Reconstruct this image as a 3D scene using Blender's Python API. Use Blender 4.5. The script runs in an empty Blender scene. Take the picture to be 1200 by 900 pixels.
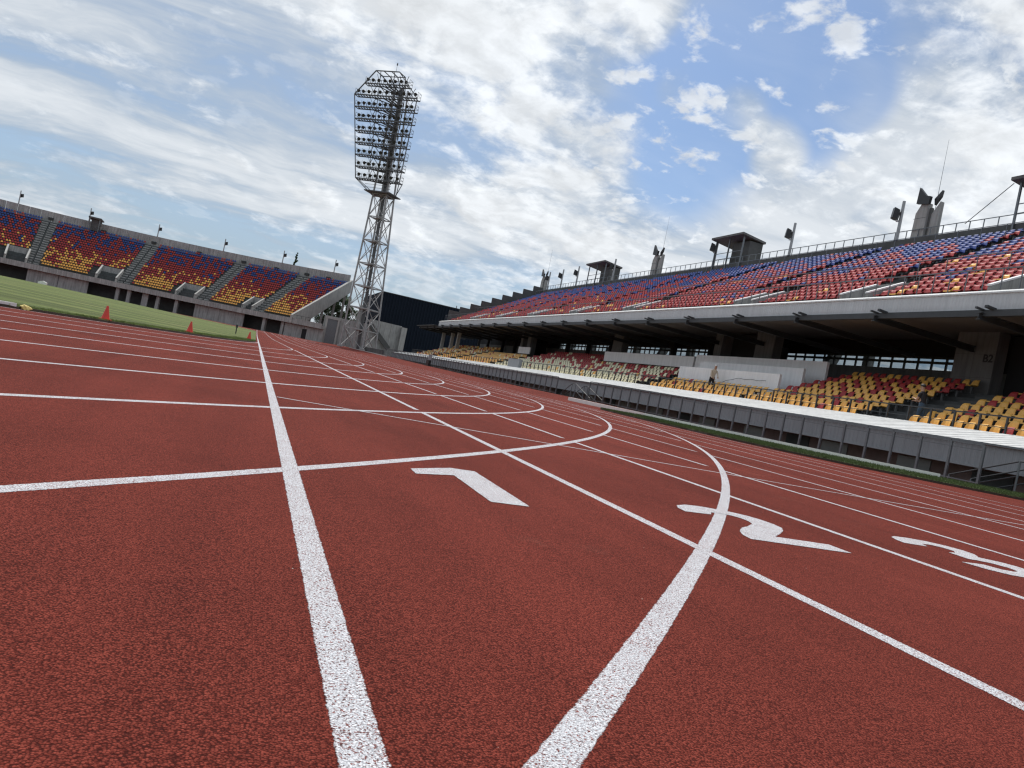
import bpy, bmesh, math, random
import numpy as np
from mathutils import Vector, Matrix

random.seed(7)
rng = np.random.default_rng(11)
R = math.radians
scene = bpy.context.scene
COL = scene.collection

# ------------------------------------------------------------------ camera
cam_d = bpy.data.cameras.new('camera')
cam_d.sensor_fit = 'HORIZONTAL'
cam_d.sensor_width = 36.0
cam_d.lens = 906.56 / 1200 * 36.0
cam_d.clip_start = 0.02
cam_d.clip_end = 6000
cam = bpy.data.objects.new('camera', cam_d)
COL.objects.link(cam)
cr = Vector((0.92770, -0.31378, 0.20228))      # camera right, phone held tilted
cu = Vector((-0.19167, 0.06464, 0.97933))      # camera up
cf = Vector((0.32037, 0.94729, 0.00018))       # view direction
cam.matrix_world = Matrix(((cr.x, cu.x, -cf.x, 0.0), (cr.y, cu.y, -cf.y, 0.0), (cr.z, cu.z, -cf.z, 0.394), (0, 0, 0, 1)))
scene.camera = cam

# ------------------------------------------------------------------ light and sky
SUN_AZ, SUN_EL = 5.0, 59.0                    # azimuth from +Y towards +X
scene.view_settings.view_transform = 'Standard'
scene.view_settings.look = 'None'
scene.view_settings.exposure = 0.12
scene.view_settings.gamma = 1.0
scene.view_settings.use_curve_mapping = False
scene.cycles.use_denoising = True
scene.cycles.max_bounces = 5
scene.cycles.filter_width = 1.3
scene.cycles.transparent_max_bounces = 12
scene.cycles.sample_clamp_indirect = 6.0

sun_dir = Vector((math.cos(R(SUN_EL)) * math.sin(R(SUN_AZ)), math.cos(R(SUN_EL)) * math.cos(R(SUN_AZ)), math.sin(R(SUN_EL))))
sd = bpy.data.lights.new('sun', 'SUN')
sd.energy = 3.1
sd.angle = R(1.0)
sd.color = (1.0, 0.955, 0.89)
sun = bpy.data.objects.new('sun', sd)
sun.rotation_euler = sun_dir.to_track_quat('Z', 'Y').to_euler()
sun.location = (0, 0, 60)
COL.objects.link(sun)


class NT:
    """small helper to write node trees"""
    def __init__(s, tree):
        s.t = tree
        s.n = tree.nodes
        s.l = tree.links

    def node(s, typ, **kw):
        nd = s.n.new(typ)
        for k, v in kw.items():
            setattr(nd, k, v)
        return nd

    def put(s, sock, val):
        if hasattr(val, 'is_linked') or isinstance(val, bpy.types.NodeSocket):
            s.l.new(val, sock)
        elif val is not None:
            sock.default_value = val

    def math(s, op, a, b=None, c=None, clamp=False):
        nd = s.node('ShaderNodeMath', operation=op, use_clamp=clamp)
        for i, v in enumerate((a, b, c)):
            s.put(nd.inputs[i], v)
        return nd.outputs[0]

    def vmath(s, op, a, b=None, scale=None):
        nd = s.node('ShaderNodeVectorMath', operation=op)
        s.put(nd.inputs[0], a)
        s.put(nd.inputs[1], b)
        if scale is not None:
            s.put(nd.inputs['Scale'], scale)
        return nd.outputs['Value'] if op in ('DOT_PRODUCT', 'LENGTH') else nd.outputs[0]

    def mapr(s, v, a, b, c=0.0, d=1.0, smooth=True):
        nd = s.node('ShaderNodeMapRange', interpolation_type='SMOOTHSTEP' if smooth else 'LINEAR')
        s.put(nd.inputs[0], v)
        for i, x in enumerate((a, b, c, d)):
            s.put(nd.inputs[1 + i], x)
        return nd.outputs[0]

    def noise(s, vec, scale, detail=4, rough=0.55, dist=0.0, lac=2.0):
        nd = s.node('ShaderNodeTexNoise')
        s.put(nd.inputs['Vector'], vec)
        nd.inputs['Scale'].default_value = scale
        nd.inputs['Detail'].default_value = detail
        nd.inputs['Roughness'].default_value = rough
        nd.inputs['Lacunarity'].default_value = lac
        nd.inputs['Distortion'].default_value = dist
        return nd.outputs[0]

    def voro(s, vec, scale, feature='F1', rand=1.0, out='Distance'):
        nd = s.node('ShaderNodeTexVoronoi', feature=feature)
        s.put(nd.inputs['Vector'], vec)
        nd.inputs['Scale'].default_value = scale
        nd.inputs['Randomness'].default_value = rand
        return nd.outputs[out]

    def mix(s, fac, a, b):
        nd = s.node('ShaderNodeMix', data_type='RGBA')
        s.put(nd.inputs[0], fac)
        for i, v in ((6, a), (7, b)):
            s.put(nd.inputs[i], (*v, 1.0) if isinstance(v, tuple) and len(v) == 3 else v)
        return nd.outputs[2]

    def bump(s, h, strength, dist):
        nd = s.node('ShaderNodeBump')
        s.put(nd.inputs['Height'], h)
        nd.inputs['Strength'].default_value = strength
        nd.inputs['Distance'].default_value = dist
        return nd.outputs[0]


world = bpy.data.worlds.new('World')
scene.world = world
world.use_nodes = True
world.node_tree.nodes.clear()
W = NT(world.node_tree)
sky = W.node('ShaderNodeTexSky', sky_type='NISHITA')
sky.sun_disc = False
sky.sun_elevation = R(SUN_EL)
sky.sun_rotation = R(SUN_AZ)
sky.altitude = 50
sky.air_density = 1.0
sky.dust_density = 1.6
sky.ozone_density = 1.6


def direction(az, el):
    return (math.cos(R(el)) * math.sin(R(az)), math.cos(R(el)) * math.cos(R(az)), math.sin(R(el)))


def build_sky():
    tc = W.node('ShaderNodeTexCoord')
    D = W.vmath('NORMALIZE', tc.outputs['Generated'])
    sep = W.node('ShaderNodeSeparateXYZ')
    W.put(sep.inputs[0], D)
    zz = W.math('MAXIMUM', sep.outputs[2], 0.0)

    def deck(h):
        """position on a cloud deck; h softens the rush towards the horizon"""
        den = W.math('ADD', zz, h)
        cb = W.node('ShaderNodeCombineXYZ')
        W.put(cb.inputs[0], W.math('DIVIDE', sep.outputs[0], den))
        W.put(cb.inputs[1], W.math('DIVIDE', sep.outputs[1], den))
        return cb.outputs[0]

    def warped(P, scale, amt):
        w = W.node('ShaderNodeTexNoise')
        W.put(w.inputs['Vector'], P)
        w.inputs['Scale'].default_value = scale
        w.inputs['Detail'].default_value = 4
        wv = W.vmath('SUBTRACT', w.outputs['Color'], (0.5, 0.5, 0.5))
        return W.vmath('ADD', P, W.vmath('SCALE', wv, scale=amt))

    P = deck(0.26)
    Pw = warped(P, 5.0, 0.10)
    big = W.noise(P, 2.1, 3, 0.5)
    mid = W.noise(Pw, 6.2, 9, 0.60)
    puff = W.noise(Pw, 15.0, 7, 0.62)
    dens = W.math('ADD', W.math('MULTIPLY', big, 0.42), W.math('MULTIPLY_ADD', mid, 0.44, W.math('MULTIPLY', puff, 0.20)))
    # the broad layout of this sky: open blue to the right, cloud elsewhere
    bias = None
    for az, el, r1, r2, amp in SKY_SPOTS:
        d = W.vmath('DOT_PRODUCT', D, direction(az, el))
        w = W.mapr(d, math.cos(R(r2)), math.cos(R(r1)), 0.0, amp)
        bias = w if bias is None else W.math('ADD', bias, w)
    dens = W.math('ADD', dens, bias)
    cover = W.math('MULTIPLY', W.mapr(dens, 0.485, 0.62), W.mapr(sep.outputs[2], 0.04, 0.20, 0.35, 1.0))
    scat = W.noise(warped(P, 9.0, 0.06), 9.5, 8, 0.58)
    cover = W.math('MAXIMUM', cover, W.math('MULTIPLY', W.mapr(W.math('MULTIPLY_ADD', big, 0.18, scat), 0.625, 0.745, 0.0, 0.88), W.mapr(sep.outputs[0], 0.15, 0.36, 0.22, 1.0)))
    # long bands of thin high cloud
    P2 = warped(deck(0.14), 1.4, 0.5)
    mp = W.node('ShaderNodeMapping')
    W.put(mp.inputs[0], P2)
    mp.inputs['Rotation'].default_value = (0, 0, R(-8))
    mp.inputs['Scale'].default_value = (0.42, 1.25, 1)
    st = W.noise(mp.outputs[0], 1.35, 9, 0.60)
    # two layers edge on, low over the horizon
    wz = W.math('ADD', sep.outputs[2], W.math('MULTIPLY_ADD', W.noise(P2, 0.9, 6, 0.6), 0.10, -0.05))
    b1 = W.math('MULTIPLY', W.mapr(wz, 0.145, 0.185), W.mapr(wz, 0.235, 0.19))
    b2 = W.math('MULTIPLY', W.mapr(wz, 0.085, 0.115), W.mapr(wz, 0.165, 0.125))
    st = W.math('ADD', st, W.math('SUBTRACT', W.math('MULTIPLY', b1, 0.09), W.math('MULTIPLY', b2, 0.10)))
    veil = W.mapr(st, 0.30, 0.58, 0.34, 0.95)
    veil = W.math('MULTIPLY', veil, W.math('MAXIMUM', W.mapr(bias, -0.11, -0.01, 0.12, 1.0), W.mapr(sep.outputs[0], 0.20, 0.05)))
    haze = W.mapr(sep.outputs[2], 0.02, 0.30, 0.70, 0.0)
    veil = W.math('MAXIMUM', veil, haze)
    # cloud tone: thin parts bright, thick bases blue-grey, with relief from offset density
    Po = W.vmath('ADD', Pw, (0.018, -0.030, 0.0))
    mid2 = W.noise(Po, 6.2, 9, 0.60)
    relief = W.mapr(W.math('SUBTRACT', mid, mid2), -0.10, 0.10, 0.86, 1.10, False)
    thick = W.mapr(dens, 0.60, 0.84, 1.12, 0.88)
    under = W.mapr(big, 0.42, 0.68, 1.0, 0.86)
    lum = W.math('MULTIPLY', W.math('MULTIPLY', relief, thick), under)
    ccol = W.vmath('SCALE', (0.76, 0.79, 0.82), scale=lum)
    vcol = W.mix(W.mapr(st, 0.40, 0.66), (0.36, 0.43, 0.51), (0.72, 0.755, 0.79))
    sk = W.vmath('SCALE', sky.outputs[0], scale=0.105)
    sk = W.vmath('MULTIPLY', sk, (0.74, 0.88, 1.02))
    c = W.mix(veil, sk, vcol)
    c = W.mix(W.math('MULTIPLY', cover, 0.93), c, ccol)
    bg = W.node('ShaderNodeBackground')
    W.put(bg.inputs[0], c)
    bg.inputs[1].default_value = 1.0
    out = W.node('ShaderNodeOutputWorld')
    W.l.new(bg.outputs[0], out.inputs[0])


# azimuth, elevation, inner radius, outer radius (degrees), added cloud density
SKY_SPOTS = [
    (24.5, 20, 1, 9, -0.085), (32, 25, 1, 9, -0.10), (40, 26, 1, 6, -0.06), (38, 21, 1, 5, -0.06), (29, 17, 1, 6, -0.05),
    (30.5, 21.3, 0.5, 2.8, 0.10), (34.0, 19.6, 0.5, 2.6, 0.08), (8, 25, 3, 10, 0.06), (15, 23, 2, 7, 0.06), (17, 17, 2, 8, 0.04), (22, 27, 1, 4, 0.08),
    (46, 18, 2, 9, 0.07), (26.5, 22.5, 0.3, 2.2, 0.07), (37.5, 23.5, 0.5, 3, 0.07), (-9, 14, 3, 13, -0.075), (-7, 23, 1, 4, 0.06), (20, 11, 3, 10, 0.03), (-2, 26, 2, 5, 0.06), (2, 16, 2, 8, -0.03)]
build_sky()

# ------------------------------------------------------------------ materials
MATS = {}


def mat(name, col, rough=0.6, metal=0.0, spec=0.5, var=0.12, vscale=3.0, bump=0.0, bscale=40.0, streak=0.0, coat=0.0):
    m = bpy.data.materials.new(name)
    m.use_nodes = True
    t = NT(m.node_tree)
    b = t.n['Principled BSDF']
    tc = t.node('ShaderNodeTexCoord').outputs['Object']
    n = t.noise(tc, vscale, 6, 0.6)
    k = t.mapr(n, 0.3, 0.7, 1.0 - var, 1.0 + var, False)
    if streak > 0:                                    # vertical rain marks
        mp = t.node('ShaderNodeMapping')
        t.put(mp.inputs[0], tc)
        mp.inputs['Scale'].default_value = (1.6, 1.6, 0.12)
        s = t.noise(mp.outputs[0], 2.5, 6, 0.65)
        k = t.math('MULTIPLY', k, t.mapr(s, 0.35, 0.7, 1.0 + streak * 0.4, 1.0 - streak))
    c = t.vmath('SCALE', tuple(col), scale=k)
    t.put(b.inputs['Base Color'], c)
    b.inputs['Roughness'].default_value = rough
    b.inputs['Metallic'].default_value = metal
    b.inputs['Specular IOR Level'].default_value = spec
    if coat:
        b.inputs['Coat Weight'].default_value = coat
    if bump > 0:
        t.put(b.inputs['Normal'], t.bump(t.noise(tc, bscale, 5, 0.6), 0.6, bump))
    MATS[name] = m
    return m


def track_colour(t, tc):
    """poured rubber granules: each grain its own tone, dark gaps, broad wear"""
    cell = t.node('ShaderNodeTexVoronoi', feature='F1')
    t.put(cell.inputs['Vector'], tc)
    cell.inputs['Scale'].default_value = 360
    sp = t.node('ShaderNodeSeparateColor')
    t.put(sp.inputs[0], cell.outputs['Color'])
    tone = sp.outputs[0]
    d1 = cell.outputs['Distance']
    clump = t.noise(tc, 165, 2, 0.6)
    c = t.mix(tone, (0.108, 0.0185, 0.0130), (0.285, 0.0600, 0.0410))
    c = t.mix(t.mapr(d1, 0.38, 0.72, 0.0, 0.8), c, (0.030, 0.006, 0.005))
    c = t.mix(t.mapr(clump, 0.50, 0.72, 0.0, 0.40), c, (0.056, 0.0095, 0.007))
    # wear: running lines along the lanes, faded and dusty patches, small stains
    lg = t.noise(tc, 0.45, 5, 0.62)
    mp = t.node('ShaderNodeMapping')
    t.put(mp.inputs[0], tc)
    mp.inputs['Scale'].default_value = (2.4, 0.16, 1)
    run = t.noise(mp.outputs[0], 1.0, 5, 0.65)
    k = t.math('MULTIPLY', t.mapr(lg, 0.3, 0.7, 0.86, 1.16), t.mapr(run, 0.3, 0.7, 0.90, 1.12))
    c = t.vmath('SCALE', c, scale=k)
    c = t.mix(t.mapr(t.noise(tc, 1.7, 6, 0.7), 0.60, 0.80, 0.0, 0.16), c, (0.27, 0.17, 0.13))
    c = t.mix(t.mapr(t.noise(tc, 3.1, 5, 0.7), 0.64, 0.78, 0.0, 0.30), c, (0.045, 0.012, 0.010))
    bits = t.voro(tc, 8.0)
    c = t.mix(t.mapr(bits, 0.014, 0.010), c, (0.60, 0.52, 0.46))
    h = t.math('MULTIPLY_ADD', clump, 1.1, t.math('MULTIPLY', d1, -0.9))
    return c, h


def make_track(name, kind):
    m = bpy.data.materials.new(name)
    m.use_nodes = True
    t = NT(m.node_tree)
    b = t.n['Principled BSDF']
    tc = t.node('ShaderNodeTexCoord').outputs['Object']
    c, h = track_colour(t, tc)
    if kind == 'paint':
        # sd: distance in metres from the painted edge; the edge follows the granules
        at = t.node('ShaderNodeAttribute', attribute_name='sd')
        sd_ = at.outputs['Fac']
        pit = t.noise(tc, 260, 3, 0.7)
        big = t.noise(tc, 11, 4, 0.7)
        thr = t.mapr(big, 0.3, 0.75, 0.555, 0.50, False)
        hole = t.mapr(pit, thr, t.math('ADD', thr, 0.06))
        fray = t.math('MULTIPLY_ADD', t.noise(tc, 170, 2, 0.6), 0.006, -0.003)
        fray = t.math('ADD', fray, t.math('MULTIPLY_ADD', t.noise(tc, 25, 2, 0.6), 0.006, -0.003))
        inside = t.mapr(t.math('ADD', sd_, fray), -0.0012, 0.0012)
        wear = t.noise(tc, 1.1, 5, 0.7)
        white = t.mix(t.mapr(t.noise(tc, 380, 2, 0.6), 0.35, 0.65), (0.33, 0.335, 0.36), (0.76, 0.77, 0.80))
        white = t.mix(t.mapr(wear, 0.52, 0.80, 0.0, 0.40), white, (0.40, 0.34, 0.32))
        white = t.mix(t.mapr(t.noise(tc, 5.0, 5, 0.7), 0.60, 0.75, 0.0, 0.25), white, (0.33, 0.27, 0.25))
        c2 = t.mix(t.math('MULTIPLY', hole, 0.92), white, t.vmath('SCALE', c, scale=1.15))
        c = c2
    t.put(b.inputs['Base Color'], c)
    b.inputs['Roughness'].default_value = 0.95 if kind != 'paint' else 0.85
    b.inputs['Specular IOR Level'].default_value = 0.08
    t.put(b.inputs['Normal'], t.bump(h, 0.75, 0.0026))
    if kind == 'paint':                                 # no paint beyond the ragged edge
        tr_ = t.node('ShaderNodeBsdfTransparent')
        mx_ = t.node('ShaderNodeMixShader')
        t.put(mx_.inputs[0], inside)
        t.l.new(tr_.outputs[0], mx_.inputs[1])
        t.l.new(b.outputs[0], mx_.inputs[2])
        t.l.new(mx_.outputs[0], t.n['Material Output'].inputs[0])
    MATS[name] = m


make_track('track', 'rubber')
make_track('paint', 'paint')


def make_grass(name, dark, light):
    m = bpy.data.materials.new(name)
    m.use_nodes = True
    t = NT(m.node_tree)
    b = t.n['Principled BSDF']
    tc = t.node('ShaderNodeTexCoord').outputs['Object']
    fine = t.noise(tc, 60, 5, 0.7)
    patch = t.noise(tc, 0.9, 6, 0.65)
    dry = t.noise(tc, 0.22, 5, 0.6)
    sep = t.node('ShaderNodeSeparateXYZ')
    t.put(sep.inputs[0], tc)
    st = t.math('SINE', t.math('MULTIPLY', sep.outputs[1], 1.05))
    c = t.mix(t.mapr(fine, 0.3, 0.7), dark, light)
    c = t.mix(t.mapr(patch, 0.45, 0.75, 0.0, 0.55), c, (0.17, 0.17, 0.058))
    c = t.mix(t.mapr(dry, 0.5, 0.8, 0.0, 0.5), c, (0.21, 0.19, 0.085))
    mp = t.node('ShaderNodeMapping')
    t.put(mp.inputs[0], tc)
    mp.inputs['Scale'].default_value = (0.05, 0.42, 1)
    band = t.noise(mp.outputs[0], 1.0, 4, 0.6)
    k = t.math('MULTIPLY', t.mapr(st, -0.5, 0.5, 0.86, 1.13), t.mapr(band, 0.35, 0.65, 0.72, 1.22))
    c = t.vmath('SCALE', c, scale=k)
    t.put(b.inputs['Base Color'], c)
    b.inputs['Roughness'].default_value = 0.85
    b.inputs['Specular IOR Level'].default_value = 0.15
    t.put(b.inputs['Normal'], t.bump(fine, 0.8, 0.03))
    MATS[name] = m


make_grass('grass', (0.056, 0.084, 0.020), (0.140, 0.172, 0.050))
make_grass('verge', (0.030, 0.050, 0.016), (0.075, 0.105, 0.036))
mat('grass_blade', (0.155, 0.20, 0.06), 0.7, var=0.5, vscale=2.2, spec=0.2)
mat('verge_blade', (0.085, 0.115, 0.040), 0.7, var=0.45, vscale=3.0, spec=0.2)
mat('kerb_white', (0.74, 0.73, 0.69), 0.7, var=0.08, vscale=3.0, bump=0.002)
mat('soil', (0.05, 0.035, 0.025), 0.95, var=0.3, vscale=20, bump=0.02)
mat('concrete', (0.35, 0.348, 0.335), 0.9, var=0.14, vscale=0.7, bump=0.004, streak=0.30, spec=0.2)
mat('concrete_pale', (0.40, 0.395, 0.375), 0.85, var=0.10, vscale=0.9, streak=0.18, spec=0.2)
mat('concrete_pier', (0.17, 0.17, 0.168), 0.9, var=0.12, vscale=0.8, streak=0.2, spec=0.15)
mat('concrete_dark', (0.105, 0.107, 0.105), 0.9, var=0.2, vscale=1.1, spec=0.2)
mat('terrace', (0.075, 0.079, 0.080), 0.9, var=0.22, vscale=2.0, spec=0.2)
mat('terrace_far', (0.085, 0.092, 0.092), 0.9, var=0.2, vscale=2.0, spec=0.2)
mat('ground', (0.16, 0.155, 0.14), 0.95, var=0.2, vscale=0.2)
mat('white_metal', (0.66, 0.67, 0.67), 0.5, var=0.10, vscale=0.9, streak=0.16)
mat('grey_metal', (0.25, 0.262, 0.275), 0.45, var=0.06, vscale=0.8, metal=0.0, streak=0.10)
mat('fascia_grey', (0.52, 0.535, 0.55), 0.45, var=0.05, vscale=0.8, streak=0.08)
mat('steel_dark', (0.035, 0.038, 0.042), 0.5, var=0.2, vscale=3)
mat('steel_grey', (0.16, 0.17, 0.18), 0.4, metal=0.6, var=0.15, vscale=5)
mat('galvanised', (0.32, 0.325, 0.33), 0.42, metal=0.55, var=0.15, vscale=2)
mat('tower_steel', (0.34, 0.335, 0.335), 0.55, metal=0.15, var=0.2, vscale=1.2, streak=0.15)
mat('tower_dark', (0.10, 0.102, 0.106), 0.6, metal=0.2, var=0.2, vscale=2)
mat('lamp_black', (0.022, 0.022, 0.024), 0.45, var=0.2, vscale=4)
mat('board_white', (0.84, 0.84, 0.845), 0.6, var=0.05, vscale=1.0, streak=0.08)
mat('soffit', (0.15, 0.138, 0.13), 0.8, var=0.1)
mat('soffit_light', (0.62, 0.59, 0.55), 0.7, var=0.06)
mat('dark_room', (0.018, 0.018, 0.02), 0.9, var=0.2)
mat('brown_panel', (0.27, 0.18, 0.16), 0.7, var=0.25, vscale=2.0)
mat('glass_dark', (0.20, 0.21, 0.205), 0.2, spec=0.7, var=0.1)
mat('navy_cladding', (0.013, 0.019, 0.030), 0.8, spec=0.12, var=0.12, vscale=0.8, streak=0.12)
mat('cone_red', (0.62, 0.045, 0.025), 0.45, var=0.08, vscale=8)
mat('yellow_cloth', (0.70, 0.55, 0.20), 0.8, var=0.1, vscale=20)
mat('bark', (0.07, 0.055, 0.042), 0.9, var=0.3, vscale=6)
mat('leaf', (0.040, 0.075, 0.024), 0.6, var=0.45, vscale=1.3, spec=0.25)
mat('seat_red', (0.37, 0.030, 0.032), 0.55, var=0.16, vscale=1.7)
mat('seat_blue', (0.024, 0.058, 0.25), 0.55, var=0.16, vscale=1.7)
mat('seat_yellow', (0.80, 0.44, 0.095), 0.40, var=0.10, vscale=1.7)
mat('seat_cream', (0.78, 0.72, 0.50), 0.42, var=0.08, vscale=1.7)
mat('seat_leg', (0.20, 0.205, 0.21), 0.5, metal=0.4)
mat('skin', (0.42, 0.24, 0.16), 0.55, var=0.06)
mat('hair', (0.025, 0.02, 0.018), 0.6)
mat('shirt_white', (0.62, 0.56, 0.47), 0.85, var=0.10, vscale=9)
mat('shirt_black', (0.018, 0.018, 0.022), 0.85, var=0.2, vscale=9)
mat('trousers_black', (0.022, 0.022, 0.026), 0.85, var=0.2, vscale=9)
mat('jeans', (0.05, 0.085, 0.13), 0.85, var=0.2, vscale=9)
mat('cap_white', (0.75, 0.75, 0.74), 0.7)
mat('black_plastic', (0.015, 0.015, 0.016), 0.5)
mat('letters', (0.02, 0.02, 0.022), 0.6)

gm = bpy.data.materials.new('pane')
gm.use_nodes = True
t_ = NT(gm.node_tree)
gl = t_.node('ShaderNodeBsdfGlossy')
gl.inputs['Roughness'].default_value = 0.03
tr = t_.node('ShaderNodeBsdfTransparent')
tr.inputs[0].default_value = (0.66, 0.69, 0.70, 1)
mx = t_.node('ShaderNodeMixShader')
mx.inputs[0].default_value = 0.08
t_.l.new(tr.outputs[0], mx.inputs[1])
t_.l.new(gl.outputs[0], mx.inputs[2])
t_.l.new(mx.outputs[0], t_.n['Material Output'].inputs[0])
t_.n.remove(t_.n['Principled BSDF'])
MATS['pane'] = gm


# ------------------------------------------------------------------ mesh helpers
def org(o):
    v = Vector((0, 0, 0))
    while o is not None:
        v = v + o.location
        o = o.parent
    return v


def tag(o, label=None, cat=None, group=None, kind=None):
    for k, v in (('label', label), ('category', cat), ('group', group), ('kind', kind)):
        if v:
            o[k] = v
    return o


def empty(name, loc, label, cat, group=None):
    o = bpy.data.objects.new(name, None)
    o.empty_display_size = 0.3
    COL.objects.link(o)
    o.location = loc
    return tag(o, label, cat, group)


def add(name, mesh, parent=None, loc=(0, 0, 0), rotz=0.0):
    """link an object at a world position, whatever its parent is"""
    o = bpy.data.objects.new(name, mesh)
    COL.objects.link(o)
    if parent is not None:
        o.parent = parent
        o.location = Vector(loc) - org(parent)
    else:
        o.location = loc
    o.rotation_euler = (0, 0, rotz)
    return o


class MB:
    def __init__(s):
        s.v, s.f, s.m = [], [], []

    def poly(s, pts, mi=0):
        n = len(s.v)
        s.v.extend([tuple(p) for p in pts])
        s.f.append(tuple(range(n, n + len(pts))))
        s.m.append(mi)

    def hexa(s, p, mi=0):
        """8 corners: 4 bottom (ccw from above), 4 top"""
        n = len(s.v)
        s.v.extend([tuple(q) for q in p])
        for a in ((3, 2, 1, 0), (4, 5, 6, 7), (0, 1, 5, 4), (1, 2, 6, 5), (2, 3, 7, 6), (3, 0, 4, 7)):
            s.f.append(tuple(n + i for i in a))
            s.m.append(mi)

    def box(s, x0, x1, y0, y1, z0, z1, mi=0):
        s.hexa([(x0, y0, z0), (x1, y0, z0), (x1, y1, z0), (x0, y1, z0), (x0, y0, z1), (x1, y0, z1), (x1, y1, z1), (x0, y1, z1)], mi)

    def bar(s, p, q, w, h=None, mi=0):
        """straight bar of rectangular section between two points"""
        h = w if h is None else h
        p, q = Vector(p), Vector(q)
        d = (q - p).normalized()
        up = Vector((0, 0, 1)) if abs(d.z) < 0.95 else Vector((0, 1, 0))
        a = d.cross(up).normalized() * (w / 2)
        b = a.cross(d).normalized() * (h / 2)
        s.hexa([p - a - b, p + a - b, q + a - b, q - a - b, p - a + b, p + a + b, q + a + b, q - a + b], mi)

    def tube(s, p, q, r0, r1=None, n=8, mi=0):
        r1 = r0 if r1 is None else r1
        p, q = Vector(p), Vector(q)
        d = (q - p).normalized()
        up = Vector((0, 0, 1)) if abs(d.z) < 0.95 else Vector((0, 1, 0))
        a = d.cross(up).normalized()
        b = a.cross(d).normalized()
        k = len(s.v)
        for c, r in ((p, r0), (q, r1)):
            for i in range(n):
                t = 2 * math.pi * i / n
                s.v.append(tuple(c + a * (r * math.cos(t)) + b * (r * math.sin(t))))
        for i in range(n):
            j = (i + 1) % n
            s.f.append((k + i, k + j, k + n + j, k + n + i))
            s.m.append(mi)
        s.f.append(tuple(k + n - 1 - i for i in range(n)))
        s.f.append(tuple(k + n + i for i in range(n)))
        s.m += [mi, mi]

    def extrude(s, poly, vec, mi=0):
        """closed prism: a polygon (list of 3d points) pushed along vec"""
        n = len(s.v)
        k = len(poly)
        vec = Vector(vec)
        s.v.extend([tuple(p) for p in poly])
        s.v.extend([tuple(Vector(p) + vec) for p in poly])
        s.f.append(tuple(range(n + k - 1, n - 1, -1)))
        s.f.append(tuple(range(n + k, n + 2 * k)))
        for i in range(k):
            j = (i + 1) % k
            s.f.append((n + i, n + j, n + k + j, n + k + i))
        s.m += [mi] * (k + 2)

    def mesh(s, name, mats, origin=(0, 0, 0), smooth=False, fix=True):
        me = bpy.data.meshes.new(name)
        o = Vector(origin)
        me.from_pydata([(x - o.x, y - o.y, z - o.z) for x, y, z in s.v], [], s.f)
        for m in ([mats] if isinstance(mats, str) else mats):
            me.materials.append(MATS[m])
        if any(s.m):
            me.polygons.foreach_set('material_index', s.m)
        if fix:
            bm = bmesh.new()
            bm.from_mesh(me)
            bmesh.ops.recalc_face_normals(bm, faces=bm.faces)
            bm.to_mesh(me)
            bm.free()
        if smooth:
            me.polygons.foreach_set('use_smooth', [True] * len(me.polygons))
        me.update()
        return me

    def build(s, name, mats, parent=None, smooth=False, fix=True):
        """vertices are given in world coordinates; the object sits at its parent's origin"""
        o = org(parent) if parent is not None else Vector((0, 0, 0))
        return add(name, s.mesh(name, mats, o, smooth, fix), parent, o)


def sstep(a, b, x):
    t = np.clip((np.asarray(x, float) - a) / (b - a), 0, 1)
    return t * t * (3 - 2 * t)


# ------------------------------------------------------------------ ground
XA, Y0, RB, LW = 0.1785, 30.86, 36.5, 1.22       # inner line of the home straight, start of the straight, bend radius, lane
CX, CYN, CYF = XA - RB, Y0, Y0 + 84.39           # the two bend centres
EX, EY = CX, CYF                                 # end stand is concentric with the far bend


def zg(x, y):
    """height of the running surface: cross fall of about one per cent, rising a little at the far end"""
    x = np.asarray(x, float)
    y = np.asarray(y, float)
    return 0.0112 * np.clip(x, -5, 20) + 0.75 * sstep(55, 180, y) + 0.12 * sstep(12, 16, x) * sstep(22, 45, y)


def gz(x, y):
    return float(zg(x, y))


def grid_mesh(xs, ys, zf):
    X, Yv = np.meshgrid(xs, ys)
    V = np.stack([X.ravel(), Yv.ravel(), zf(X.ravel(), Yv.ravel())], 1)
    nx = len(xs)
    F = [(j * nx + i, j * nx + i + 1, (j + 1) * nx + i + 1, (j + 1) * nx + i) for j in range(len(ys) - 1) for i in range(nx - 1)]
    return V, F


xs = sorted(set(list(np.arange(-125, -5, 5.0)) + list(np.arange(-5, 20.3, 1.0)) + [20.3]))
ys = sorted(set(list(np.arange(-40, 20, 4.0)) + list(np.arange(20, 60, 2.0)) + list(np.arange(60, 236, 5.0))))
V, F = grid_mesh(np.array(xs), np.array(ys), zg)
me = bpy.data.meshes.new('running_track')
me.from_pydata(V.tolist(), [], F)
me.materials.append(MATS['track'])
track = add('running_track', me)
tag(track, kind='structure')

mb = MB()
mb.poly([(-3000, -3000, -1.6), (3000, -3000, -1.6), (3000, 3000, -1.6), (-3000, 3000, -1.6)])
tag(mb.build('ground', 'ground'), kind='structure')


def set_sd(me, vals):
    at = me.attributes.new('sd', 'FLOAT', 'POINT')
    at.data.foreach_set('value', vals)


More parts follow.
